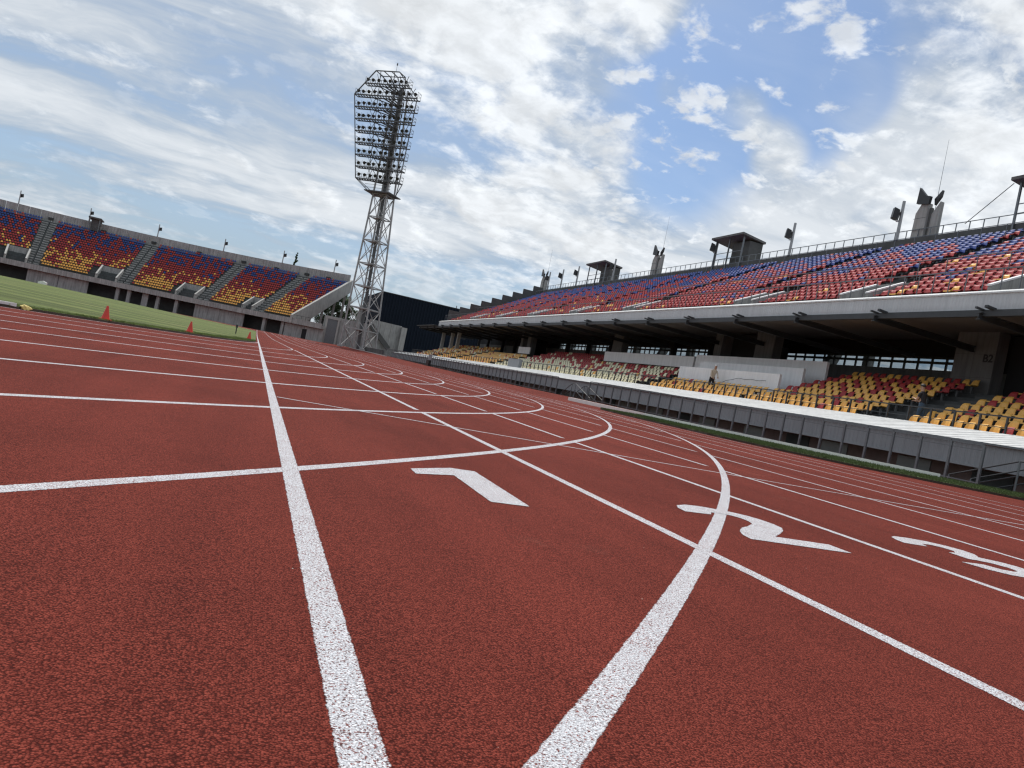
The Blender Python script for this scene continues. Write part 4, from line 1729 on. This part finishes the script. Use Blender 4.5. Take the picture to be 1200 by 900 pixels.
m = MB()
m.tube((0, 0, 0), (0.16, 0, 0), 0.16, 0.31, 10)
m.tube((0.16, 0, 0), (0.26, 0, 0), 0.31, 0.29, 10)
m.tube((-0.28, 0, 0), (0, 0, 0), 0.12, 0.16, 8)
m.bar((0, 0.34, 0), (0, -0.34, 0), 0.05)
m.bar((0, 0.34, 0), (-0.05, 0.34, -0.55), 0.05)
m.bar((0, -0.34, 0), (-0.05, -0.34, -0.55), 0.05)
LAMP = shared('lamp', m, 'lamp_black')
for k, z in enumerate(PZ):
    h = half(z)
    c = hc(z)
    m = MB()
    dz = Vector((0, 0, 0.16))
    a, b = c - FT * h, c + FT * h
    m.bar(a, b, 0.16, 0.18)
    m.bar(a - FN * 1.15, b - FN * 1.15, 0.14, 0.16)
    s_ = -h
    while s_ <= h:
        m.bar(c + FT * s_, c + FT * s_ - FN * 1.15, 0.09, 0.12)
        s_ += 0.55
    for s_ in (-0.9, 0.0, 0.9):                         # beams back to the shaft
        m.bar(c + FT * s_ - FN * 1.1, axis(z) + FT * s_ * 0.6, 0.16, 0.2)
    for s_ in (-0.5, 0.5):
        m.bar(c + FT * (h * s_) - FN * 1.1, axis(z) + FT * (0.9 if s_ > 0 else -0.9), 0.12, 0.14)
    pf = m.build('platform', 'tower_dark', TW)
    m = MB()
    for zz in (0.55, 1.1):
        m.bar(a - FN * 1.15 + Vector((0, 0, zz)), b - FN * 1.15 + Vector((0, 0, zz)), 0.045)
        for q in (a, b):
            m.bar(q + Vector((0, 0, zz)), q - FN * 1.15 + Vector((0, 0, zz)), 0.045)
    for s_ in (-0.62, 0.0, 0.62):                      # back bracing of the bank
        m.bar(c + FT * (h * s_) - FN * 1.15, hc(z + 1.97) + FT * (h * (s_ + 0.2)) - FN * 1.15, 0.07)
        m.bar(c + FT * (h * (s_ + 0.2)) - FN * 1.15, hc(z + 1.97) + FT * (h * s_) - FN * 1.15, 0.07)
    for s_ in (-0.3, 0.3):
        m.bar(axis(z) + FT * s_ * 3, hc(z + 1.9) + FT * s_ * 6 - FN * 1.1, 0.09)
    n = max(4, int(2 * h / 1.1))
    for i in range(n + 1):
        p = c + FT * (-h + 2 * h * i / n) - FN * 1.15
        m.bar(p, p + Vector((0, 0, 1.1)), 0.045)
        p = c + FT * (-h + 2 * h * i / n)
        m.bar(p, p + Vector((0, 0, 1.15)), 0.035)
    m.build('platform_rail', 'tower_dark', pf)
    nl = {0: 8, 1: 9, 2: 9, 3: 10, 4: 10, 5: 11, 6: 11, 7: 11, 8: 8}[k]
    for i in range(nl):
        s_ = -h + 0.6 + (2 * h - 1.2) * i / (nl - 1) + random.uniform(-0.12, 0.12)
        p = c + FT * s_ - FN * 0.15 + Vector((0, 0, 0.72 + random.uniform(-0.05, 0.05)))
        o = add('lamp', LAMP, TW, p)
        o.rotation_euler = (0, R(28), math.atan2(FN.y, FN.x) + random.uniform(-0.2, 0.2))
# outline of the head
m = MB()
ztop = 48.4
for s_ in (-1, 1):
    m.bar(hc(PZ[0]) + FT * s_ * half(PZ[0]), hc(44.4) + FT * s_ * half(44.4), 0.15)
    m.bar(hc(44.4) + FT * s_ * half(44.4), hc(ztop) + FT * s_ * half(ztop), 0.15)
    m.bar(hc(PZ[0]) + FT * s_ * half(PZ[0]), axis(28.4) + FT * s_ * 2.4, 0.13)
    m.bar(hc(PZ[0]) + FT * s_ * half(PZ[0]) - FN * 1.1, axis(28.4) + FT * s_ * 1.8 - FN * 0.6, 0.11)
m.bar(hc(ztop) - FT * half(ztop), hc(ztop) + FT * half(ztop), 0.15)
m.bar(hc(ztop) - FT * half(ztop) - FN * 2.2, hc(ztop) + FT * half(ztop) - FN * 2.2, 0.12)
for s_ in (-1, -0.33, 0.33, 1):
    m.bar(hc(ztop) + FT * s_ * half(ztop), hc(ztop) + FT * s_ * half(ztop) - FN * 2.2, 0.12)
    m.bar(hc(ztop) + FT * s_ * half(ztop) - FN * 2.2, axis(46.3) + FT * s_ * 0.8, 0.12)
for s_ in (-0.45, 0.45):
    m.bar(hc(PZ[0]) + FT * s_ * 4, hc(ztop) + FT * s_ * 3, 0.1)
m.build('head_frame', 'tower_dark', TW)
m = MB()                                                # lower service platform
c = axis(28.5)
m.hexa([c - FT * 2.6 - FN * 1.5, c + FT * 2.6 - FN * 1.5, c + FT * 2.6 + FN * 2.6, c - FT * 2.6 + FN * 2.6,
        c - FT * 2.6 - FN * 1.5 + dz, c + FT * 2.6 - FN * 1.5 + dz, c + FT * 2.6 + FN * 2.6 + dz, c - FT * 2.6 + FN * 2.6 + dz])
for zz in (0.6, 1.15):
    m.bar(c - FT * 2.6 + FN * 2.6 + Vector((0, 0, zz)), c + FT * 2.6 + FN * 2.6 + Vector((0, 0, zz)), 0.05)
m.build('service_platform', 'tower_dark', TW)
m = MB()
m.tube(hc(ztop) + FT * 1.6, hc(ztop) + FT * 1.6 + Vector((0, 0, 1.5)), 0.03, 0.02, 6)
m.tube(hc(ztop) + FT * 1.6 + Vector((0, 0, 1.1)), hc(ztop) + FT * 1.6 + Vector((0, 0, 1.5)), 0.12, 0.08, 8)
m.build('warning_light', 'tower_dark', TW)

# ------------------------------------------------------------------ dark clad building, walls and trees behind the tower
BL = empty('clad_building', (30, 158, 0.8), 'dark navy hall with vertical ribbed cladding behind the grandstand end', 'building')
m = MB()
m.box(22.2, 60.0, 158.2, 185.0, 0.0, 13.45)
m.build('wall', 'navy_cladding', BL)
rib = MB()
rib.box(-0.10, 0.10, -0.16, 0.0, 3.2, 13.4)
RIB = shared('cladding_rib', rib, 'navy_cladding')
x = 22.4
while x < 46:
    add('cladding_rib', RIB, BL, (x, 158.199, 0))
    x += 0.62
m = MB()
m.box(22.1, 60.1, 158.0, 158.3, 13.452, 13.62)
m.build('roof_edge', 'steel_dark', BL)
m = MB()
m.bar((38.0, 158.0, 13.6), (38.0, 158.0, 14.1), 0.15)
m.build('roof_vent', 'steel_grey', BL)


def wall_thing(name, pts, z0, z1, th, matname, label, panels=1):
    (xa, ya), (xb, yb) = pts
    e = empty(name, ((xa + xb) / 2, (ya + yb) / 2, z0), label, 'wall')
    d = Vector((xb - xa, yb - ya, 0))
    n = Vector((-d.y, d.x, 0)).normalized() * th
    for i in range(panels):
        p = Vector((xa, ya, 0)) + d * (i / panels + 0.003)
        q = Vector((xa, ya, 0)) + d * ((i + 1) / panels - 0.003)
        m = MB()
        zt = z1
        m.hexa([(p.x, p.y, z0), (q.x, q.y, z0), (q.x + n.x, q.y + n.y, z0), (p.x + n.x, p.y + n.y, z0),
                (p.x, p.y, zt), (q.x, q.y, zt), (q.x + n.x, q.y + n.y, zt), (p.x + n.x, p.y + n.y, zt)])
        m.build('wall_panel', matname, e)
    return e


w1 = wall_thing('retaining_wall', ((12.6, 164.5), (23.0, 163.0)), 0.2, 6.6, 0.4, 'concrete', 'grey concrete retaining wall with a tall gate behind the floodlight tower', 4)
m = MB()
for x0_, x1_ in ((13.0, 13.35), (15.4, 15.75)):
    m.box(x0_, x1_, 163.6, 164.0, 0.3, 6.3)
m.box(12.9, 15.85, 163.55, 164.0, 6.0, 6.5)
m.build('gate_frame', 'concrete_pale', w1)
m = MB()
m.box(13.35, 15.4, 163.75, 163.95, 0.3, 6.0)
m.build('gate', 'steel_grey', w1)
w2 = wall_thing('retaining_wall', ((19.6, 146.5), (26.0, 148.5)), 0.2, 7.0, 0.5, 'concrete', 'tall concrete wall with a diagonal stair between tower and dark hall', 3)
m = MB()
m.box(25.9, 26.9, 147.6, 149.2, 0.2, 6.8)
m.build('corner_pier', 'concrete_pale', w2)
m = MB()
m.bar((19.8, 146.2, 5.9), (24.0, 147.2, 2.2), 0.25, 0.9)
m.build('stair_flight', 'concrete_dark', w2)
w3 = wall_thing('rubble_wall', ((18.2, 139.0), (20.1, 128.5)), 0.3, 1.6, 0.3, 'concrete_dark', 'low dark wall beside the foot of the floodlight tower', 2)
# end of the neighbouring stand, a triangle of concrete behind the tower
SE = empty('stand_flank', (24, 176, 0.8), 'sloping concrete flank of another stand seen behind the tower legs', 'wall')
m = MB()
m.extrude([(20.2, 176, 5.0), (20.6, 176, 10.6), (24.6, 176, 13.6), (24.6, 176, 5.0)], (0, 0.6, 0))
m.build('flank_wall', 'concrete_pale', SE)
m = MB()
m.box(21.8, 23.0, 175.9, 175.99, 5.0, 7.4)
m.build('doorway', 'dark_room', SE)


def tree(name, base, height, crown_r, crown_z0, n, label, conifer=False):
    e = empty(name, base, label, 'tree')
    b = Vector(base)
    m = MB()
    m.tube(b, b + Vector((0.15, 0.1, height * 0.75)), 0.28, 0.07, 9)
    for i in range(9):
        a = i * 2.4
        z = height * (0.28 + 0.05 * i)
        s0 = b + Vector((0.15 * z / height, 0.1 * z / height, z))
        m.tube(s0, s0 + Vector((math.cos(a) * crown_r * 0.7, math.sin(a) * crown_r * 0.7, crown_r * 0.45)), 0.09, 0.025, 6)
    m.build('trunk', 'bark', e)
    P = []
    clumps = []
    for _ in range(70 if conifer else 30):
        t = random.random()
        z = crown_z0 + (height - crown_z0) * t
        rr = crown_r * ((1 - t) * 0.95 + 0.03 if conifer else math.sqrt(max(0.05, 1 - (2 * t - 1) ** 2)))
        a = random.uniform(0, 6.28)
        q = rr * math.sqrt(random.random())
        clumps.append((math.cos(a) * q, math.sin(a) * q, z, crown_r * random.uniform(0.18, 0.38) * ((1 - t) * 0.9 + 0.12 if conifer else 1.0)))
    for _ in range(n):
        cx_, cy_, cz_, cr_ = random.choice(clumps)
        d = Vector((random.gauss(0, 1), random.gauss(0, 1), random.gauss(0, 0.8))).normalized() * cr_ * random.random() ** 0.35
        P.append(b + Vector((cx_, cy_, cz_)) + d)
    lv, lf = [], []
    for p in P:
        s = random.uniform(0.12, 0.26)
        ax = Vector((random.gauss(0, 1), random.gauss(0, 1), random.gauss(0, 1))).normalized()
        bx = ax.orthogonal().normalized()
        k = len(lv)
        lv += [tuple(p - ax * s), tuple(p + bx * s * 0.55), tuple(p + ax * s), tuple(p - bx * s * 0.55)]
        lf.append((k, k + 1, k + 2, k + 3))
    m = MB()
    m.v, m.f, m.m = lv, lf, [0] * len(lf)
    m.build('crown', 'leaf', e, fix=False)


tree('broadleaf_tree', (17.3, 191.0, 0.3), 13.8, 4.2, 2.0, 14000, 'dark green tree seen below the sloping end wall of the end stand')
tree('broadleaf_tree', (21.0, 196.0, 0.3), 10.5, 3.6, 1.5, 10000, 'lower bushy tree beside the dark green one behind the retaining wall')
tree('conifer', (6.3, 214.0, 0.3), 22.6, 2.3, 5.0, 6000, 'narrow conifer whose tip shows above the end stand parapet', True)

# ------------------------------------------------------------------ small things on the field and the track
def cone(x, y, label, h=0.34):
    z = gz(x, y) + 0.045
    e = empty('traffic_cone', (x, y, z), label, 'cone', 'cones along the grass')
    m = MB()
    m.box(x - 0.105, x + 0.105, y - 0.105, y + 0.105, z, z + 0.022)
    m.build('base', 'cone_red', e)
    m = MB()
    m.tube((x, y, z + 0.02), (x, y, z + h * 0.9), 0.078, 0.022, 16)
    m.tube((x, y, z + h * 0.9), (x, y, z + h), 0.026, 0.018, 16)
    m.build('body', 'cone_red', e, smooth=False)


cone(-2.80, 17.05, 'red traffic cone on the grass edge next to the white track kerb', 0.28)
cone(-1.53, 20.9, 'red traffic cone between two others on the curving grass edge', 0.28)
cone(-0.20, 33.2, 'red traffic cone at the tip of the grass by the inner line', 0.28)
m = MB()
zz = gz(-1.0, 45.0) + 0.045
m.tube((-1.0, 45.0, zz), (-1.0, 45.0, zz + 0.5), 0.03, 0.03, 8)
m.box(-1.06, -0.94, 44.95, 45.05, zz + 0.34, zz + 0.5)
tag(m.build('marker_stake', 'steel_dark'), 'thin dark marker stake standing in the grass', 'stake')
bm = bmesh.new()
bmesh.ops.create_icosphere(bm, subdivisions=3, radius=1.0)
for v in bm.verts:
    n_ = 1 + 0.25 * math.sin(5 * v.co.x + 2 * v.co.y) * math.cos(4 * v.co.z + 3 * v.co.x)
    v.co = Vector((v.co.x * 0.085 * n_, v.co.y * 0.05 * n_, max(v.co.z, -0.5) * 0.05 * n_))
me = bpy.data.meshes.new('cloth')
bm.to_mesh(me)
bm.free()
me.materials.append(MATS['yellow_cloth'])
tag(add('cloth', me, None, (-3.62, 14.78, gz(-3.6, 14.8) + 0.035)), 'crumpled pale yellow cloth beside the end of the white kerb', 'cloth')
m = MB()
zz = gz(-44, 150) + 0.4
m.extrude([(-36.2, 152, zz - 0.1), (-34.9, 152, zz - 0.1), (-34.9, 152, zz + 0.25), (-35.5, 152, zz + 0.5), (-36.2, 152, zz + 0.25)], (0, 0.6, 0))
tag(m.build('cover', 'cap_white'), 'small white cover lying at the far side of the grass', 'cover')

m = MB()
m.box(24.05, 24.33, 70.2, 73.7, 1.95, 2.9)
m.box(24.02, 24.049, 70.25, 73.65, 2.0, 2.85)
tag(m.build('cabinet', 'grey_metal'), 'grey metal cabinet at the inner edge of the white corridor roof', 'cabinet')
e = empty('notice_board', (19.8, 90.2, fz(90)), 'small grey board over a black bin at the far barrier', 'board')
m = MB()
m.box(19.78, 19.84, 89.4, 91.2, fz(90) + 0.75, fz(90) + 1.4)
m.build('panel', 'grey_metal', e)
m = MB()
m.box(19.55, 19.86, 89.5, 90.9, fz(90) - 0.02, fz(90) + 0.7)
m.build('bin', 'black_plastic', e)
pts = [(27.35, 41.2 - 0.2 * i, 3.15 + 0.32 * math.sin(min(i, 9) / 9 * 1.57) + 0.02 * math.sin(i)) for i in range(22)]
m = MB()
for a, b in zip(pts[:-1], pts[1:]):
    m.tube(a, b, 0.014, 0.014, 6)
tag(m.build('hose', 'steel_dark'), 'thin dark hose held against the pale wall by the worker', 'hose')


# ------------------------------------------------------------------ people
def person(loc, rz, joints, radii, edges, regions, label, cap=None):
    """continuous body grown over a skeleton; regions give the clothing of each joint"""
    me = bpy.data.meshes.new('person')
    names = list(joints)
    me.from_pydata([joints[n] for n in names], [(names.index(a), names.index(b)) for a, b in edges], [])
    o = bpy.data.objects.new('person', me)
    COL.objects.link(o)
    o.modifiers.new('skin', 'SKIN')
    for n, sv in zip(names, me.skin_vertices[0].data):
        r_ = radii[n]
        sv.radius = r_ if isinstance(r_, tuple) else (r_, r_)
        sv.use_root = n == 'pelvis'
    sub = o.modifiers.new('sub', 'SUBSURF')
    sub.levels = 1
    sub.render_levels = 1
    dg = bpy.context.evaluated_depsgraph_get()
    body = bpy.data.meshes.new_from_object(o.evaluated_get(dg))
    bpy.data.objects.remove(o)
    mats_ = ['skin', regions['top'], regions['bottom'], 'black_plastic', 'hair']
    body.materials.clear()
    for k in mats_:
        body.materials.append(MATS[k])
    jc = {n: Vector(joints[n]) for n in names}
    for p in body.polygons:
        c = p.center
        best, w = None, 1e9
        for a, b in edges:
            A, B = jc[a], jc[b]
            t_ = max(0, min(1, (c - A).dot(B - A) / max((B - A).length_squared, 1e-9)))
            d = (c - (A + (B - A) * t_)).length
            if d < w:
                w, best = d, (a if t_ < 0.5 else b)
        p.material_index = regions['map'].get(best.split('.')[0], 0)
        p.use_smooth = True
    e = add('person', body, None, loc, rz)
    return tag(e, label, 'person')


def make_pose(hip=0.92, lean=0.0, arm=((0.25, 0.30, 1.12), (0.42, 0.22, 1.05)), arm2=None, stride=0.10):
    """joints in metres, facing +X; returns joints, radii, edges"""
    J, Q, E_ = {}, {}, []
    L = lean

    def j(n, p, r):
        J[n] = p
        Q[n] = r
    j('pelvis', (0, 0, hip), (0.155, 0.12))
    j('waist', (0.25 * L, 0, hip + 0.17), (0.145, 0.105))
    j('chest', (0.70 * L, 0, hip + 0.38), (0.17, 0.12))
    j('collar', (0.95 * L, 0, hip + 0.52), (0.10, 0.085))
    j('neck', (1.05 * L + 0.01, 0, hip + 0.59), 0.055)
    j('head.0', (1.15 * L + 0.03, 0, hip + 0.68), (0.075, 0.085))
    j('head.1', (1.25 * L + 0.02, 0, hip + 0.77), (0.08, 0.095))
    j('crown', (1.30 * L + 0.01, 0, hip + 0.835), (0.055, 0.065))
    j('nose', (1.18 * L + 0.125, 0, hip + 0.705), 0.014)
    E_ += [('pelvis', 'waist'), ('waist', 'chest'), ('chest', 'collar'), ('collar', 'neck'), ('neck', 'head.0'), ('head.0', 'head.1'), ('head.1', 'crown'), ('head.0', 'nose')]
    for s_, nm in ((1, 'l'), (-1, 'r')):
        a = arm if s_ > 0 else (arm2 or arm)
        j('shoulder.' + nm, (0.90 * L, 0.19 * s_, hip + 0.47), 0.062)
        j('elbow.' + nm, (a[0][0], a[0][1] * s_, a[0][2]), 0.047)
        j('wrist.' + nm, (a[1][0], a[1][1] * s_, a[1][2]), 0.033)
        d = (Vector(J['wrist.' + nm]) - Vector(J['elbow.' + nm])).normalized()
        w = Vector(J['wrist.' + nm])
        pm_ = w + d * 0.075
        j('hand.' + nm, tuple(pm_), (0.036, 0.02))
        E_ += [('collar', 'shoulder.' + nm), ('shoulder.' + nm, 'elbow.' + nm), ('elbow.' + nm, 'wrist.' + nm), ('wrist.' + nm, 'hand.' + nm)]
        side = Vector((0, 0, 1)).cross(d).normalized() if abs(d.z) < 0.9 else Vector((0, 1, 0))
        for q in range(4):
            base = pm_ + side * (0.033 - 0.022 * q)
            ln = (0.07, 0.08, 0.075, 0.058)[q]
            k = base + d * (0.03 + ln * 0.45)
            t_ = k + (d * 0.7 - Vector((0, 0, 0.7))).normalized() * ln * 0.6
            j(f'finger{q}.{nm}', tuple(k), 0.0095)
            j(f'tip{q}.{nm}', tuple(t_), 0.008)
            E_ += [('hand.' + nm, f'finger{q}.{nm}'), (f'finger{q}.{nm}', f'tip{q}.{nm}')]
        th_ = w + d * 0.03 + side * 0.045
        j('thumb.' + nm, tuple(th_), 0.011)
        j('thumbtip.' + nm, tuple(th_ + d * 0.05 + side * 0.012), 0.009)
        E_ += [('wrist.' + nm, 'thumb.' + nm), ('thumb.' + nm, 'thumbtip.' + nm)]
        st_ = stride * s_
        j('hip.' + nm, (0, 0.095 * s_, hip - 0.05), 0.105)
        j('knee.' + nm, (0.04 + st_ * 0.6, 0.10 * s_, hip * 0.53), 0.068)
        j('ankle.' + nm, (-0.02 + st_, 0.10 * s_, 0.09), 0.045)
        j('foot.' + nm, (0.06 + st_, 0.105 * s_, 0.045), (0.05, 0.042))
        j('toe.' + nm, (0.17 + st_, 0.115 * s_, 0.035), (0.042, 0.03))
        E_ += [('pelvis', 'hip.' + nm), ('hip.' + nm, 'knee.' + nm), ('knee.' + nm, 'ankle.' + nm), ('ankle.' + nm, 'foot.' + nm), ('foot.' + nm, 'toe.' + nm)]
    return J, Q, E_


RMAP = {'pelvis': 2, 'hip': 2, 'knee': 2, 'ankle': 2, 'foot': 3, 'toe': 3, 'waist': 1, 'chest': 1, 'collar': 1, 'shoulder': 1, 'elbow': 1, 'wrist': 0}


def hat(parent, joints, matname, name, brim):
    c = Vector(joints['head.1']) + Vector((0, 0, 0.025))
    bm = bmesh.new()
    bmesh.ops.create_uvsphere(bm, u_segments=14, v_segments=8, radius=0.108)
    for v in list(bm.verts):
        if v.co.z < -0.005:
            v.co.z = -0.005 - 0.02 * (v.co.x < 0)
        v.co.x *= 1.08
        if brim and v.co.z <= -0.004 and v.co.x > 0.06:
            v.co.x += 0.07
    bmesh.ops.translate(bm, verts=bm.verts, vec=c)
    me_ = bpy.data.meshes.new(name)
    bm.to_mesh(me_)
    bm.free()
    me_.materials.append(MATS[matname])
    for p in me_.polygons:
        p.use_smooth = True
    o = bpy.data.objects.new(name, me_)
    COL.objects.link(o)
    o.parent = parent


J, Q, E_ = make_pose(0.90, 0.16, ((0.30, 0.22, 1.02), (0.50, 0.12, 0.98)), ((0.26, 0.24, 1.0), (0.44, 0.14, 0.90)))
zf = lower_floor(2)
p1 = person((26.95, 41.8, zf), R(-95), J, Q, E_, {'top': 'shirt_white', 'bottom': 'trousers_black', 'map': RMAP},
            'person in white cap and pale shirt leaning over a hose by the white wall')
hat(p1, J, 'cap_white', 'cap', True)
J, Q, E_ = make_pose(0.90, 0.10, ((0.13, 0.26, 1.08), (0.36, 0.12, 1.16)), ((0.16, 0.26, 1.06), (0.40, 0.12, 1.06)), 0.04)
RM2 = dict(RMAP)
RM2['elbow'] = 0
p2 = person((26.0, 24.75, lower_floor(1)), R(100), J, Q, E_, {'top': 'shirt_black', 'bottom': 'jeans', 'map': RM2},
            'person in black shirt and jeans reaching forward in the aisle of yellow seats')
hat(p2, J, 'hair', 'hair', False)
